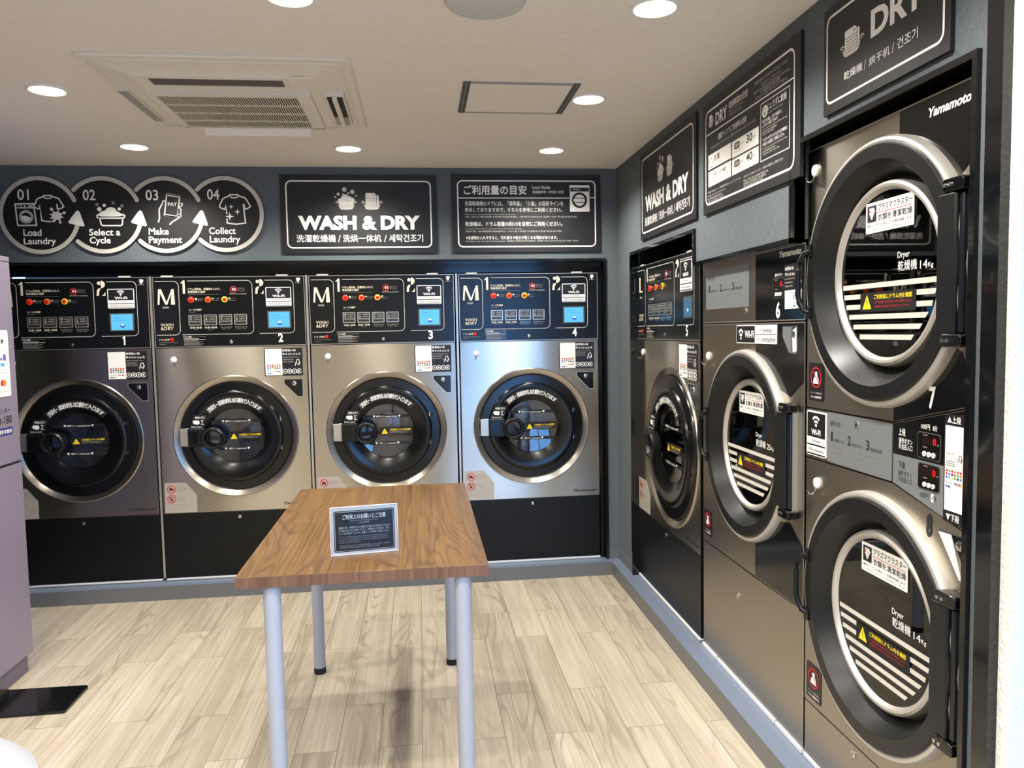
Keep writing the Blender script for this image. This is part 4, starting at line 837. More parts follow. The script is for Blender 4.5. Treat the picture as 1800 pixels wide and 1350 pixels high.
def wash_dry_sign(loc, rotz, w, h, label):
    o = board('wash_dry_sign', loc, rotz, w, h, label); kx = w/.885
    b = MB(); y = -.0005; frame_line(b, .034*kx, .850*kx, .033, .409, .028, .0075, y); b.build('sign_border', o)
    b = MB(); basket(b, .307*kx, .431*kx, .247, .298, y, 'foam'); basket(b, .452*kx, .577*kx, .247, .298, y, 'towel')
    for (x, z, R) in ((.360, .362, .0125), (.405, .349, .012), (.325, .336, .009), (.353, .334, .0065), (.383, .341, .0065), (.308, .319, .0055), (.424, .327, .005)):
        b.disc(x*kx, z, R*kx, y, 'ink_grey', 20, R)
        if R > .008: b.ring(x*kx, z, R*.55, R*.85, y-.0003, 'ink_white', 60, 330, 20)
    b.build('basket_picture', o)
    b = MB(); b.text('WASH & DRY', .096*kx, .787*kx, .133, .215, y, 'ink_white', .05)
    b.text('洗濯乾燥機', .084*kx, .303*kx, .064, .106, y, 'ink_white', .012); b.text('/', .316*kx, .331*kx, .063, .104, y, 'ink_white'); b.text('洗烘一体机', .344*kx, .561*kx, .064, .106, y, 'ink_white', .012); b.text('/', .577*kx, .592*kx, .063, .104, y, 'ink_white'); b.text('세탁건조기', .606*kx, .801*kx, .063, .107, y, 'ink_white', .012); b.build('sign_lettering', o)
wash_dry_sign((-1.957, -.012, 1.960), 0, .885, .444, 'black WASH & DRY sign on the back wall above washer-dryer 3')
wash_dry_sign((-.012, -.552, 1.960), -PI/2, .826, .444, 'black WASH & DRY sign on the right wall above washer-dryer 5')
def load_sign():
    o = board('load_guide_sign', (-.985, -.012, 1.960), 0, .886, .450, 'black load guide sign on the back wall above washer-dryer 4')
    b = MB(); y = -.0005; frame_line(b, .036, .853, .033, .414, .026, .0075, y); b.stroke([(.040, .315), (.695, .315)], .005, y, 'ink_white', cap=False); b.stroke([(.823, .318), (.852, .318)], .005, y, 'ink_white', cap=False); b.build('sign_border', o)
    b = MB(); T = lambda t, x0, x1, z0, z1, bo=.0, m='ink_white': b.text(t, x0, x1, z0-1.960, z1-1.960, y, m, bo)
    T('ご利用量の目安', .073, .441, 2.295, 2.348, .025); T('Load Guide', .477, .584, 2.329, 2.347, .01); T('装载量参考 / 세탁물 기준량', .477, .665, 2.302, 2.319, .01)
    T('洗濯乾燥機のドアには、「標準量」「少量」の目安ラインを', .076, .660, 2.230, 2.257, .008); T('表示しておりますので、そちらを参考にご利用ください。', .076, .651, 2.194, 2.220, .008)
    T('Please refer to the load guideline lines marked on the door.', .077, .373, 2.175, 2.184, 0, 'ink_grey'); T('洗烘一体机门上标有“标准量”“少量”的标识线请参考使用。/ 세탁건조기 도어에 표시된 “표준량”, “소량” 기준선을 참고해 주세요.', .077, .744, 2.160, 2.171, 0, 'ink_grey')
    T('乾燥機は、ドラム容量の約1/3を目安にご利用ください。', .077, .652, 2.112, 2.138, .008); T('For dryers, fill the drum to approximately one-third of its capacity.', .076, .409, 2.092, 2.101, 0, 'ink_grey'); T('使用烘干机时，请将衣物量控制在滚筒容量的约1/3。/ 건조기 이용 시 세탁물은 드럼 용량의 약 1/3 정도를 기준으로 넣어 주세요.', .077, .649, 2.077, 2.087, 0, 'ink_grey')
    T('※洗濯物を入れすぎると、汚れ落ちや乾きが悪くなる場合があります。', .079, .623, 2.035, 2.055, .006); T('Overloading may result in poor cleaning and drying performance. / 衣物放置过多可能导致清洁和烘干效果不佳。/ 세탁물을 너무 많이 넣으면 세탁 및 건조 성능이 저하될 수 있습니다.', .078, .748, 2.019, 2.030, 0, 'ink_grey'); b.build('sign_lettering', o)
    b = MB(); x0, x1, z0, z1 = .700, .819, .236, .391; b.rect(x0, x1, z0, z1, y, 'ink_white'); b.rect(x0+.003, x1-.003, z1-.037, z1-.015, y-.0003, 'ink_black')
    for a in (.020, .038): b.rect(x0+a, x0+a+.013, z1-.028, z1-.023, y-.0006, 'ink_white')
    for a in (.030, .023): b.disc(x0+.060, z1-a, .002, y-.0006, 'ink_white', 8)
    cx, cz = (x0+x1)/2-.001, z0+.067; b.disc(cx, cz, .046, y-.0003, 'ink_black', 36); b.disc(cx, cz, .033, y-.0006, 'ink_white', 32); b.rect(cx-.038, cx+.036, cz+.010, cz+.014, y-.0009, 'ink_black'); b.rect(cx-.038, cx+.036, cz-.016, cz-.011, y-.0009, 'ink_black'); b.rect(cx-.036, cx+.032, cz-.008, cz+.008, y-.0009, 'ink_white'); b.build('machine_picture', o)
load_sign()
def tee(A, b, w, y, m, cut=False):
    """T-shirt outline in a unit square"""
    Q = lambda *p: [A(*k) for k in p]
    b.stroke(Q((.07, .42), (.16, .16), (.22, .12), (.35, .06), (.40, .02), (.62, .02), (.66, .06), (.80, .11), (.88, .18), (1, .42), (.93, .47), (.83, .50), (.78, .46), (.77, .34)) if not cut else Q((0, .36), (.10, .13), (.18, .10), (.31, .05), (.36, .0), (.58, 0), (.63, .05), (.78, .10), (.87, .17), (1, .38), (.93, .43), (.80, .47), (.77, .42), (.77, .33)), w, y, m)
def steps_sign():
    o = thing('laundry_steps_sign', (-3.242, -.014, 1.965), 0, 'black sign of four linked circles showing laundry steps 01 to 04', 'sign')
    Z = 1.965; C = [(0, .213), (.329, .214), (.657, .215), (.982, .2175)]; R = .2115
    b = MB()
    for i, (cx, cz) in enumerate(C): b.lathe([(R, .013), (R, .001*(-i % 2)), (.0005, .001*(-i % 2))], cx, cz, 'step_black', 80)
    b.build('sign_board', o)
    b = MB(); y = -.0024; q = R-.0115; w = .023; m = 'ink_grey'
    mm = 'ink_white'
    def head(cx, cz):
        b.poly([(cx+.198, cz+.026)]+[(cx+.198+dx, cz+dz) for dx, dz in ((-.010, .020), (-.052, -.036), (-.048, -.045), (.024, -.063), (.032, -.057), (.010, .018))], y-.0003, mm)
    b.stroke(arcpts(*C[0], q, 24, 345, 64), w, y, m); head(*C[0])
    for c in C[1:3]: b.stroke(arcpts(*c, q, 137, 24, 28), w, y, m); b.stroke(arcpts(*c, q, 226, 345, 28), w, y, m); head(*c)
    b.stroke(arcpts(*C[3], q, 137, -135, 56), w, y, m); b.build('arrow_band', o)
    b = MB(); D = -.018-.0  # lettering measured from x = -3.26
    T = lambda t, x0, x1, z0, z1, bo=.03: b.text(t, x0-.018, x1-.018, z0-Z, z1-Z, y, 'ink_white', bo)
    for n_, x_, e_, z_, rows in (('01', -.091, -.032, 2.260, (('Load', -.072, .022, 2.065, 2.102), ('Laundry', -.073, .095, 2.009, 2.055))), ('02', .247, .312, 2.259, (('Select a', .269, .433, 2.066, 2.103), ('Cycle', .270, .380, 2.012, 2.059))),
                              ('03', .577, .644, 2.259, (('Make', .584, .691, 2.069, 2.107), ('Payment', .583, .760, 2.012, 2.060))), ('04', .906, .972, 2.263, (('Collect', .908, 1.053, 2.071, 2.109), ('Laundry', .910, 1.077, 2.013, 2.062)))):
        b = MB(); T(n_, x_, e_, z_, z_+.058, .01); b.build('step_number', o); b = MB()
        for q_ in rows: T(*q_, .02)
        b.build('step_lettering', o)
    b = MB(); m = 'ink_white'; w = .0072
    A5 = lambda zx, zy: (-.110-.018+(zx-110)*.000207, 2.243-Z-(zy-560)*.0002025)
    b.stroke([A5(*p) for p in ((130, 580), (590, 575), (635, 1150), (170, 1155))], w, y, m, closed=True); b.stroke([A5(150, 685), A5(600, 685)], w*.8, y, m); b.stroke([A5(285, 600), A5(285, 680)], w*.7, y, m); b.stroke([A5(190, 628), A5(235, 628)], .004, y, m); b.stroke([A5(470, 635), A5(545, 635)], .008, y, m)
    c_ = A5(365, 638); b.disc(c_[0], c_[1], .005, y, m, 12); c_ = A5(390, 925); b.ring(c_[0], c_[1], .031, .0355, y, m); b.ring(c_[0], c_[1], .024, .028, y, m); b.poly([A5(*p) for p in ((275, 910), (330, 890), (390, 900), (450, 925), (500, 940), (490, 990), (440, 1030), (390, 1045), (330, 1020), (280, 970))], y, m)
    b.stroke([A5(*p) for p in ((625, 590), (680, 460), (720, 430), (830, 390), (860, 355), (1040, 355), (1080, 385), (1210, 430), (1250, 480), (1340, 650), (1270, 700), (1180, 715), (1170, 590))], w, y, m); b.stroke([A5(*p) for p in ((850, 395), (890, 430), (950, 438), (1010, 430), (1050, 395))], w*.8, y, m)
    b.stroke([A5(*p) for p in ((630, 680), (720, 715), (745, 600), (770, 1020), (860, 1045), (1000, 1052))], w, y, m)
    sp = []
    for i in range(16):
        a = 2*PI*i/16; rr_ = (190, 120)[i % 2]*(1, .95, 1.05, .9)[i % 4]; sp.append(A5(1150+rr_*math.cos(a+.3), 900+rr_*.85*math.sin(a+.3)))
    b.poly(sp, y-.0003, m)
    for px, py, R_ in ((1030, 720, .009), (1345, 815, .008), (1065, 1040, .007), (1228, 1075, .007)): c_ = A5(px, py); b.disc(c_[0], c_[1], R_, y, m, 14)
    b.build('step_picture', o); b = MB()
    # 02 tub
    A6 = lambda zx, zy: (.311-.018+(zx-240)*.000403, 2.254-Z-(zy-250)*.000386)
    b.stroke([A6(*p) for p in ((285, 490), (255, 480), (250, 455), (270, 438), (590, 438), (612, 455), (605, 482), (570, 490), (285, 490))], w, y, m); b.stroke([A6(*p) for p in ((285, 495), (300, 580), (320, 595), (560, 595), (575, 580), (585, 495))], w, y, m)
    b.poly([A6(*p) for p in ((265, 450), (300, 400), (360, 380), (390, 345), (440, 332), (490, 350), (510, 390), (560, 420), (590, 450), (560, 465), (430, 468), (300, 465))], y-.0003, m)
    for px, py, R_ in ((285, 362, .012), (352, 308, .009), (545, 360, .009)): c_ = A6(px, py); b.disc(c_[0], c_[1], R_, y, m, 16)
    for px, py in ((258, 297), (470, 275), (584, 315)):
        for dx in (-11, 11):
            for dy in (-11, 11): c_ = A6(px+dx, py+dy); b.disc(c_[0], c_[1], .0028, y, m, 8)
    b.build('step_picture', o); b = MB()
    # 03 phone
    A3 = lambda zx, zy: (.637-.018+(zx-1085)*.000406, 2.300-Z-(zy-145)*.000385)
    b.stroke([A3(*p) for p in ((1215, 160), (1385, 190), (1340, 495), (1172, 465))], w, y, m, closed=True); b.poly([A3(*p) for p in ((1212, 155), (1390, 185), (1382, 215), (1206, 185))], y, m); b.poly([A3(*p) for p in ((1175, 445), (1345, 475), (1338, 505), (1170, 475))], y, m)
    b.stroke([A3(*p) for p in ((1185, 260), (1160, 265), (1150, 300), (1105, 385), (1105, 500), (1090, 560))], w, y, m); b.stroke([A3(*p) for p in ((1395, 295), (1418, 300), (1410, 325), (1375, 350))], w*.8, y, m)
    for px, py in ((1375, 390), (1372, 430), (1368, 465)): c_ = A3(px, py); b.ring(c_[0], c_[1], .006, .011, y, m)
    b.stroke([A3(*p) for p in ((1390, 480), (1340, 515), (1270, 560), (1240, 595))], w, y, m); p0, p1 = A3(1222, 335), A3(1345, 280); b.text('PAY', p0[0], p1[0], p0[1], p1[1], y, m, .02)
    b.build('step_picture', o); b = MB()
    # 04 shirt
    A7 = lambda zx, zy: (.965-.018+(zx-385)*.000214, 2.294-Z-(zy-330)*.000212)
    b.stroke([A7(*p) for p in ((400, 660), (500, 460), (540, 430), (660, 380), (690, 345), (890, 345), (920, 380), (1060, 425), (1100, 470), (1200, 655), (1130, 705), (1060, 725), (1035, 600), (1020, 600), (1040, 900), (1060, 1090), (820, 1120), (590, 1090), (590, 980))], w, y, m); b.stroke([A7(*p) for p in ((400, 660), (470, 705), (550, 730), (575, 600), (590, 840))], w, y, m); b.stroke([A7(*p) for p in ((680, 385), (730, 420), (790, 430), (850, 420), (900, 385))], w*.8, y, m)
    for px, py, s_ in ((708, 660, 62), (862, 795, 82), (662, 915, 112)): b.poly([A7(px+s_*dx, py+s_*dy) for dx, dy in ((0, -1), (.22, -.22), (1, 0), (.22, .22), (0, 1), (-.22, .22), (-1, 0), (-.22, -.22))], y-.0003, m)
    b.build('step_picture', o)
steps_sign()
def dry_time_sign():
    o = board('drying_guide_sign', (-.012, -1.464, 1.957), -PI/2, .818, .440, 'black DRY guide sign with a 30 and 40 minute table above dryer 6'); Zo = 1.957
    b = MB(); y = -.0005; frame_line(b, .030, .779, .036, .404, .030, .0075, y); b.stroke([(.033, .313), (.776, .311)], .005, y, 'ink_white', cap=False); frame_line(b, .541, .750, .103, .295, .001, .003, y); b.build('sign_border', o)
    b = MB(); T = lambda t, x0, x1, z0, z1, bo=0., m='ink_white': b.text(t, x0, x1, z0-Zo, z1-Zo, y, m, bo)
    basket(b, .056, .118, .336, .362, y, 'towel')
    T('DRY', .134, .249, 2.288, 2.336, .03); T('乾燥時間の目安', .265, .434, 2.314, 2.340, .01); T('Drying Time Guide', .265, .396, 2.300, 2.310, 0, 'ink_grey'); T('烘干时间参考 / 건조시간 안내', .265, .380, 2.285, 2.295, 0, 'ink_grey')
    for t, x0, x1, z in (('乾燥機を使用された後は速やかに取り出していただき、', .492, .736, 2.336), ('混み合わないようご協力ください。', .540, .692, 2.318), ('Please remove your laundry promptly after drying to prevent crowding.', .483, .748, 2.305), ('烘干结束后请尽快取出衣物', .540, .683, 2.295), ('건조가 끝난 세탁물은 바로 꺼내 주시기 바랍니다.', .495, .737, 2.282)): T(t, x0, x1, z-.006, z+.006, 0, 'ink_grey')
    T('適量ラインでご利用時の目安', .160, .424, 2.226, 2.250, .01); T('Recommended time for standard load / 适量使用时的参考 / 적정량 이용 시의 기준', .085, .499, 2.207, 2.217, 0, 'ink_grey')
    T('じょうずに乾燥', .592, .728, 2.219, 2.242, .015); T('Drying Tips / 烘干小贴士 / 건조 팁', .592, .702, 2.205, 2.213, 0, 'ink_grey')
    for t, x0, x1, z in (('厚手の衣類は、途中で裏返すと', .555, .697, 2.190), ('より早く乾燥できます。', .555, .672, 2.176)): T(t, x0, x1, z-.006, z+.006)
    for t, x0, x1, z in (('Turn thick items inside out halfway through.', .555, .735, 2.163), ('厚衣物请中途翻面', .555, .66, 2.154), ('두꺼운 옷은 중간에 뒤집어', .555, .64, 2.146)): T(t, x0, x1, z-.0035, z+.0035, 0, 'ink_grey')
    for t, x0, x1, z in (('ナイロンやアクリルなどの化学繊維は', .556, .735, 2.128), ('中温または低温でご利用ください。', .556, .715, 2.113)): T(t, x0, x1, z-.006, z+.006)
    for t, x0, x1, z in (('For nylon or acrylic, select medium or low.', .556, .735, 2.098), ('化纤衣物请选择中低温', .556, .65, 2.089), ('화학섬유는 중온 또는 저온', .556, .68, 2.080)): T(t, x0, x1, z-.0035, z+.0035, 0, 'ink_grey')
    b.disc(.573, .264, .020, y, 'ink_white', 24); b.ring(.573, .267, .007, .010, y-.0003, 'ink_black'); b.rect(.569, .577, .249, .258, y-.0003, 'ink_black')
    b.build('sign_lettering', o); b = MB()
    for (x0, x1, z0, z1) in ((.058, .287, .172, .230), (.297, .525, .168, .228), (.058, .287, .104, .164), (.297, .525, .104, .162)): b.rect(x0, x1, z0, z1, y, 'ink_white')
    y2 = y-.0003
    b.text('衣 類', .118, .175, .195, .220, y2, 'ink_black', .01); b.text('Clothing / 衣物 / 의류', .118, .190, .183, .189, y2, 'ink_dim'); b.text('毛布・こたつ布団', .118, .235, .137, .153, y2, 'ink_black', .01); b.text('Blankets, kotatsu futon', .118, .26, .126, .132, y2, 'ink_dim'); b.text('毛毯・被炉被子 / 담요', .118, .24, .115, .121, y2, 'ink_dim')
    tee(lambda a, c: (.068+a*.038, .215-c*.05), b, .0025, y2, 'ink_dim'); b.stroke([(.076, .190), (.078, .178), (.096, .178), (.098, .192)], .0025, y2, 'ink_dim'); b.stroke(rr(.068, .104, .115, .152, .008), .0025, y2, 'ink_dim', closed=True); b.stroke([(.070, .122), (.103, .135)], .002, y2, 'ink_dim')
    for z, n_ in ((.198, '30'), (.133, '40')):
        b.poly(rr(.318, .366, z-.004, z+.020, .008), y2, 'ink_black'); b.text('温度', .326, .358, z+.001, z+.015, y2-.0003, 'ink_white'); b.text('なら', .374, .398, z+.002, z+.012, y2, 'ink_black'); b.text(n_, .424, .474, z-.006, z+.024, y2, 'ink_black', .02); b.text('分～', .478, .508, z-.003, z+.010, y2, 'ink_black'); b.text('High temp. / 高温 / 고온', .316, .39, z-.016, z-.009, y2, 'ink_dim')
    b.build('time_table', o); b = MB()
    for t, x0, x1, z in (('※容量や素材により、乾燥時間が変わることがございます', .053, .375, 2.040), ('Drying time varies with load size.', .053, .235, 2.025), ('烘干时间因衣物而异', .053, .2, 2.013), ('건조시간은 달라질 수 있습니다', .053, .22, 2.002)): T(t, x0, x1, z-.0045, z+.0045, 0, 'ink_grey')
    for t, x0, x1, z in (('※乾燥できない衣類もありますので、洗濯表示を確認の上ご利用ください。', .400, .710, 2.036), ('Please check the care label before use.', .400, .6, 2.022), ('请确认洗涤标识后使用', .400, .58, 2.011), ('세탁 표시를 확인해 주세요', .400, .56, 2.001)): T(t, x0, x1, z-.0045, z+.0045, 0, 'ink_grey')
    b.build('footnote_lettering', o)
dry_time_sign()
def dry_sign():
    o = board('dry_sign', (-.012, -2.420, 2.097), -PI/2, .539, .295, 'black DRY sign above the stacked dryers, cut by the picture top'); Zo = 2.097
    b = MB(); y = -.0005; frame_line(b, .018, .517, .030, .268, .022, .0065, y); b.build('sign_border', o)
    b = MB(); basket(b, .086, .206, .128, .166, y, 'towel'); b.build('basket_picture', o)
    b = MB(); b.text('DRY', .234, .452, .137, .207, y, 'ink_white', .035); b.build('sign_title', o); b = MB(); b.text('乾燥機', .108, .197, .070, .092, y, 'ink_white', .012); b.text('/', .206, .214, .068, .092, y, 'ink_white'); b.text('烘干机', .228, .317, .069, .091, y, 'ink_white', .012); b.text('/', .326, .335, .068, .092, y, 'ink_white'); b.text('건조기', .348, .427, .069, .095, y, 'ink_white', .012); b.build('sign_lettering', o)
dry_sign()

# ------------------------------------------------------------------ table and its notice stand
def table():
    cx, cy = -1.370, -1.720; hw, hd = .3635, .6275; zt = .81
    o = thing('folding_table', (cx, cy, 0), 0, 'wood topped table on white tube legs in the middle of the floor', 'table'); o.name = 'worktable'
    b = MB(); b.box(-hw, hw, -hd, hd, zt-.0335, zt-.0015, 'table_edge'); b.box(-hw, hw, -hd, hd, zt-.0015, zt, 'table_wood'); b.build('tabletop', o, bevel=.0012)
    for (x, y) in ((-.268, -.592), (.288, -.592), (-.299, .551), (.286, .551)):
        b = MB(); b.vlathe([(.001, zt-.034), (.025, zt-.034), (.025, .026), (.001, .026)], x, y, 'leg_daylit', 32); l = b.build('leg', o)
        b = MB(); b.vlathe([(.001, .027), (.0262, .027), (.0262, .002), (.024, 0), (.001, 0)], x, y, 'rubber_black', 24); b.build('foot_cap', l)
table()
def stand():
    o = thing('notice_stand', (-1.482, -2.179, .81), math.atan2(.028, .205), 'clear acrylic stand with a black notice card on the wooden table', 'notice stand')
    w, h, lean = .208, .152, .002
    L = lambda x, z, d=0.: (x, lean*z/h+d, z)
    def panel(b, x0, x1, z0, z1, d0, d1, m):
        vs = [L(x, z, d) for d in (d0, d1) for z in (z0, z1) for x in (x0, x1)]; b.add(vs, [(0, 1, 3, 2), (4, 6, 7, 5), (0, 4, 5, 1), (2, 3, 7, 6), (0, 2, 6, 4), (1, 5, 7, 3)], m)
    b = MB(); panel(b, 0, w, .003, h, -.0025, -.0005, 'acrylic'); b.box(0, w, .0, .075, .0005, .003, 'acrylic')
    for x0, x1, z0, z1 in ((0, .0016, .003, h), (w-.0016, w, .003, h), (0, w, h-.0016, h), (0, w, .001, .0035)): panel(b, x0, x1, z0, z1, -.0028, .0022, 'acrylic_edge')
    b.build('acrylic_holder', o)
    b = MB(); panel(b, .003, w-.003, .004, h-.003, .0, .0012, 'sticker_white'); card = b.build('notice_card', o)
    b = MB()
    def flat(mb, d):
        b.add([L(x, z, d+y) for x, y, z in mb.v], mb.f, 'ink_white')
        k = len(b.m)-len(mb.f)
        for i, mi in enumerate(mb.m): b.m[k+i] = b.slot(mb.slots[mi])
    c = MB(); c.poly(rr(.011, w-.010, .010, h-.013, .005), 0, 'sticker_black'); c.stroke(rr(.0145, w-.0135, .0135, h-.0165, .004), .0011, -.0002, 'ink_white', closed=True)
    c.text('ご利用上のお願いとご注意', .038, .171, .112, .127, -.0002, 'ink_white', .02); c.text('Important Information for Users', .062, .148, .104, .109, -.0002, 'ink_grey'); c.text('使用注意事项', .089, .120, .097, .102, -.0002, 'ink_grey')
    for t, z, e in (('運転終了後、洗濯物を次のご利用の方が取り出す場合がございます。', .086, .185), ('終了後はすみやかにお取りください。洗濯物を入れすぎると、乾き', .077, .181), ('にくくなる場合がございます。適量ラインを目安にご使用ください。', .068, .181)): c.text(t, .026, e, z-.0035, z+.0035, -.0002, 'ink_white')
    for t, z, e in (('After the cycle has finished, your laundry may be removed by the next', .057, .176), ('user. Please take your laundry promptly after completion. Overloading', .051, .176), ('the machine may leave laundry not dried properly. Please use the machine ac-', .045, .179), ('cording to the load indicator line.', .039, .092)): c.text(t, .026, e, z-.0022, z+.0022, -.0002, 'ink_grey')
    for t, z, e in (('洗衣结束后请尽快取走，否则下一位使用者可能会将衣物取出。请勿放入过多衣物，以免影响烘干。', .029, .183), ('请根据机器上的适量标识线使用本机器，感谢您的配合与理解。', .023, .150)): c.text(t, .026, e, z-.0022, z+.0022, -.0002, 'ink_grey')
    flat(c, -.0002); b.build('notice_lettering', card)
stand()

# ------------------------------------------------------------------ payment kiosk at the left edge
def kiosk():
    o = thing('payment_kiosk', (-2.975, -1.55, 0), PI/2, 'lavender metal payment kiosk standing at the left edge of the picture', 'payment kiosk')
    b = MB(); b.box(0, .632, 0, .62, .085, .952, 'lavender'); b.box(0, .632, 0, .62, .962, 1.836, 'lavender'); b.box(.004, .628, .006, .61, .95, .964, 'alu_dark'); b.build('cabinet', o, bevel=.004)
    b = MB(); b.box(0, .632, 0, .62, 1.840, 1.862, 'lavender'); b.box(.002, .630, .002, .61, 1.836, 1.840, 'satin_silver'); b.build('top_cover', o, bevel=.003)
    b = MB(); b.box(.02, .612, .018, .60, 0, .086, 'lavender_dark'); b.build('plinth', o)
    b = MB(); b.stroke([(.002, .957), (.630, .957)], .006, -.001, 'chrome', cap=False); b.build('seam_strip', o)
    b = MB(); b.prism(rr(.06, .576, 1.255, 1.541, .010), -.002, 0, 'sticker_white'); p = b.build('payment_panel', o)
    b = MB(); y = -.0024
    b.text('ご利用できるお支払い方法に関するご注意', .10, .537, 1.484, 1.503, y, 'ink_black', .01)
    for x0, x1, z0, z1 in ((.08, .30, 1.37, 1.455), (.32, .558, 1.37, 1.455), (.08, .30, 1.275, 1.36), (.32, .558, 1.275, 1.36)): b.poly(rr(x0, x1, z0, z1, .004), y+.0002, 'ink_grey'); b.poly(rr(x0+.003, x1-.003, z0+.003, z1-.003, .004), y, 'sticker_white')
    y -= .0003
    b.rect(.502, .535, 1.385, 1.400, y, 'ink_sky'); b.rect(.526, .548, 1.410, 1.437, y, 'ink_purple'); b.poly([(.500, 1.412), (.520, 1.412), (.510, 1.428)], y, 'ink_blue'); b.rect(.40, .46, 1.39, 1.43, y, 'ink_green'); b.disc(.508, 1.314, .014, y, 'ink_red', 18); b.disc(.524, 1.314, .014, y-.0002, 'ink_orange', 18); b.text('VISA', .40, .46, 1.305, 1.325, y, 'ink_navy', .03, .2); b.build('payment_marks', p)
    b = MB(); y = -.0006; b.text('コールセンター', .36, .566, 1.183, 1.207, y, 'ink_black'); b.text('0120-180-180', .30, .570, 1.136, 1.172, y, 'ink_black', .01); b.rect(.40, .572, 1.088, 1.121, y, 'ink_navy'); b.text('24時間年中無休', .41, .565, 1.094, 1.114, y-.0003, 'ink_white', .01); b.build('contact_lettering', o)
    b = MB(); b.hprism([(.155, 0.004), (.160, -.327), (.166, -.333), (.380, -.333), (.392, -.322), (.398, .004)], .002, .012, 'gloss_black'); q = b.build('foot_plate', o, bevel=.002)
    b = MB(); b.box(.20, .35, -.03, .01, .012, .035, 'rubber_black'); b.build('foot_bracket', q)
kiosk()
def stool():
    o = thing('round_stool', (-2.215, -3.175, 0), 0, 'white round-topped stool, only its edge showing at the bottom left corner', 'stool')
    b = MB(); b.vlathe([(.001, .722), (.12, .720), (.22, .710), (.27, .694), (.30, .668), (.31, .63), (.308, .58), (.296, .56), (.001, .56)], 0, 0, 'stool_white', 64); b.build('seat', o)
    b = MB(); b.vlathe([(.05, .56), (.045, .10), (.06, .05), (.20, .02), (.20, 0), (.001, 0)], 0, 0, 'white_paint', 40); b.build('pedestal', o)
stool()

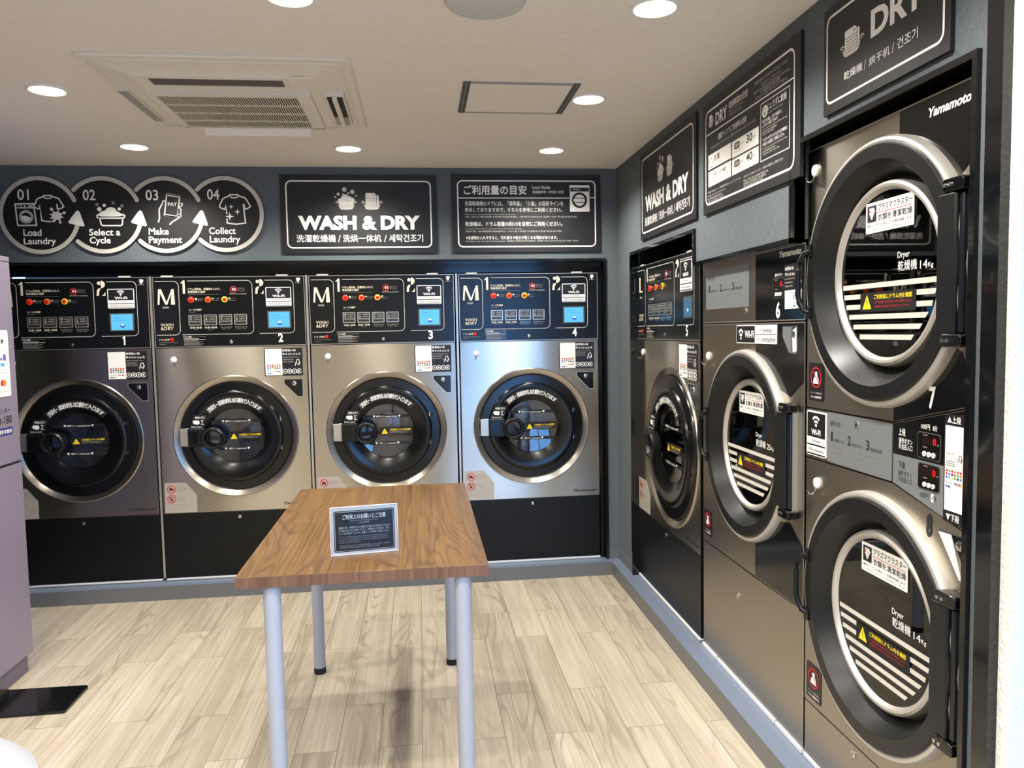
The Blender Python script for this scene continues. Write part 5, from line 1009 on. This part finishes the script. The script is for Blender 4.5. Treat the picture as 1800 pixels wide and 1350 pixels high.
# ------------------------------------------------------------------ ceiling fittings
def cassette():
    o = thing('ceiling_air_conditioner', (-1.863, -1.345, CH), 0, 'square ceiling cassette air conditioner with a slatted intake grille', 'air conditioner')
    q = lambda h, z, r_=.03: [(x, y, z) for x, y in rr(-h, h, -h, h, r_, 6)]
    b = MB(); lv = [q(.458, 0, .03), q(.458, -.006, .03), q(.452, -.012, .03), q(.425, -.012, .03), q(.423, -.016, .028)]
    n = len(lv[0]); vs = [p for l in lv for p in l]; b.add(vs, [(j*n+i, j*n+(i+1) % n, (j+1)*n+(i+1) % n, (j+1)*n+i) for j in range(len(lv)-1) for i in range(n)], 'ac_plastic')
    b.f = [f_[::-1] for f_ in b.f]; b.build('frame', o)
    # shallow sloping skirt down to the flat grille panel
    b = MB(); lv = [q(.424, -.014, .028), q(.37, -.020, .02), q(.325, -.030, .02), q(.318, -.034, .02), q(.316, -.034, .02)]; n = len(lv[0]); vs = [p for l in lv for p in l]
    b.add(vs, [(j*n+i, (j+1)*n+i, (j+1)*n+(i+1) % n, j*n+(i+1) % n) for j in range(len(lv)-1) for i in range(n)], 'ac_plastic'); b.face(lv[-1][::-1], 'ac_plastic'); b.build('skirt', o)
    b = MB(); y0, y1, x0, x1 = -.125, .330, -.295, .235
    X0, X1 = -.313, .283
    Z0, Z1 = -.046, -.034
    Y0, Y1 = -.165, .370
    b.box(X0, X1, Y0, -.122, Z0, Z1, 'ac_plastic'); b.box(X0, X1, .330, Y1-.05, Z0, Z1, 'ac_plastic'); b.box(X0, -.292, -.122, .330, Z0, Z1, 'ac_plastic'); b.box(.230, X1, -.122, .330, Z0, Z1, 'ac_plastic'); b.box(-.292, .230, -.122, .330, Z1-.004, Z1, 'ac_slot'); g = b.build('intake_panel', o)
    b = MB(); nb = 56
    for i in range(nb):
        x = -.292+.522*(i+.5)/nb; b.box(x-.0018, x+.0018, -.122, .330, Z0+.0005, Z0+.0030, 'ac_plastic')
    for y in (-.009, .104, .217): b.box(-.292, .230, y-.004, y+.004, Z0, Z0+.0045, 'ac_plastic')
    b.build('intake_grille', g)
    # air outlets on four sides
    b = MB(); b.box(-.275, .220, -.320, -.230, -.0385, -.020, 'ac_plastic'); b.box(-.258, .205, -.309, -.236, -.0390, -.0384, 'ac_dark'); b.box(-.258, .205, -.240, -.235, -.0410, -.030, 'ac_plastic'); b.build('air_outlet', o)
    b = MB(); b.box(.332, .404, -.122, .294, -.0360, -.016, 'ac_plastic'); b.box(.338, .398, -.116, .288, -.0365, -.0359, 'ac_slot'); b.box(.338, .398, .165, .288, -.0368, -.0364, 'alu_light'); b.build('air_outlet', o)
    b = MB(); b.box(.360, .378, -.116, .300, -.048, -.0362, 'ac_plastic'); b.build('louver', o)
    b = MB(); b.box(-.440, -.390, -.118, .310, -.026, -.012, 'ac_plastic'); b.box(-.432, -.396, -.112, .304, -.0265, -.0259, 'alu_light'); b.build('air_outlet', o)
    b = MB(); b.add([(-.258, .415, -.016), (.205, .415, -.016), (.205, .445, -.050), (-.258, .445, -.050), (-.258, .419, -.013), (.205, .419, -.013), (.205, .449, -.047), (-.258, .449, -.047)], [(0, 1, 2, 3)[::-1], (4, 5, 6, 7), (0, 4, 5, 1), (3, 2, 6, 7), (0, 3, 7, 4), (1, 5, 6, 2)], 'white_plastic'); b.build('louver', o)
    b = MB(); t = MB(); t.text('HITACHI', .246, .288, 0, .007, 0, 'ink_dim', .03); b.add([(x, -.336+z*1.0, -.0300) for x, _, z in t.v], [f_[::-1] for f_ in t.f], 'ink_dim'); b.build('brand_mark', o)
cassette()
def hatch():
    o = thing('ceiling_hatch', (-.772, -1.364, CH), 0, 'square inspection hatch with grey aluminium frame in the ceiling', 'ceiling hatch'); hx, hy = .228, .204
    b = MB()
    for s_ in (-1, 1):
        xa, xb = sorted((s_*hx, s_*(hx-.028))); b.box(xa, xb, -hy, hy, -.006, 0, 'alu_dark'); xm = s_*(hx-.013); b.box(xm-.0015, xm+.0015, -hy, hy, -.0075, -.006, 'alu_light')
        ya, yb = sorted((s_*hy, s_*(hy-.011))); b.box(-hx+.028, hx-.028, ya, yb, -.006, 0, 'alu_light')
    b.build('frame', o)
    b = MB(); b.box(-hx+.028, hx-.028, -hy+.011, hy-.011, -.004, 0, 'ceiling_paper'); b.build('hatch_panel', o)
hatch()
def fitting():
    o = thing('ceiling_speaker', (-.979, -2.300, CH), 0, 'round pale grey disc on the ceiling at the top edge of the picture', 'ceiling fitting')
    b = MB(); b.vlathe([(.118, 0), (.118, -.006), (.112, -.014), (.100, -.018), (.001, -.020)], 0, 0, 'fitting_grey', 56); b.f = [f_[::-1] for f_ in b.f]; b.f = [f_[::-1] for f_ in b.f]; b.build('cover', o)
fitting()

bpy.data.objects.remove(to_); bpy.data.curves.remove(tc_)
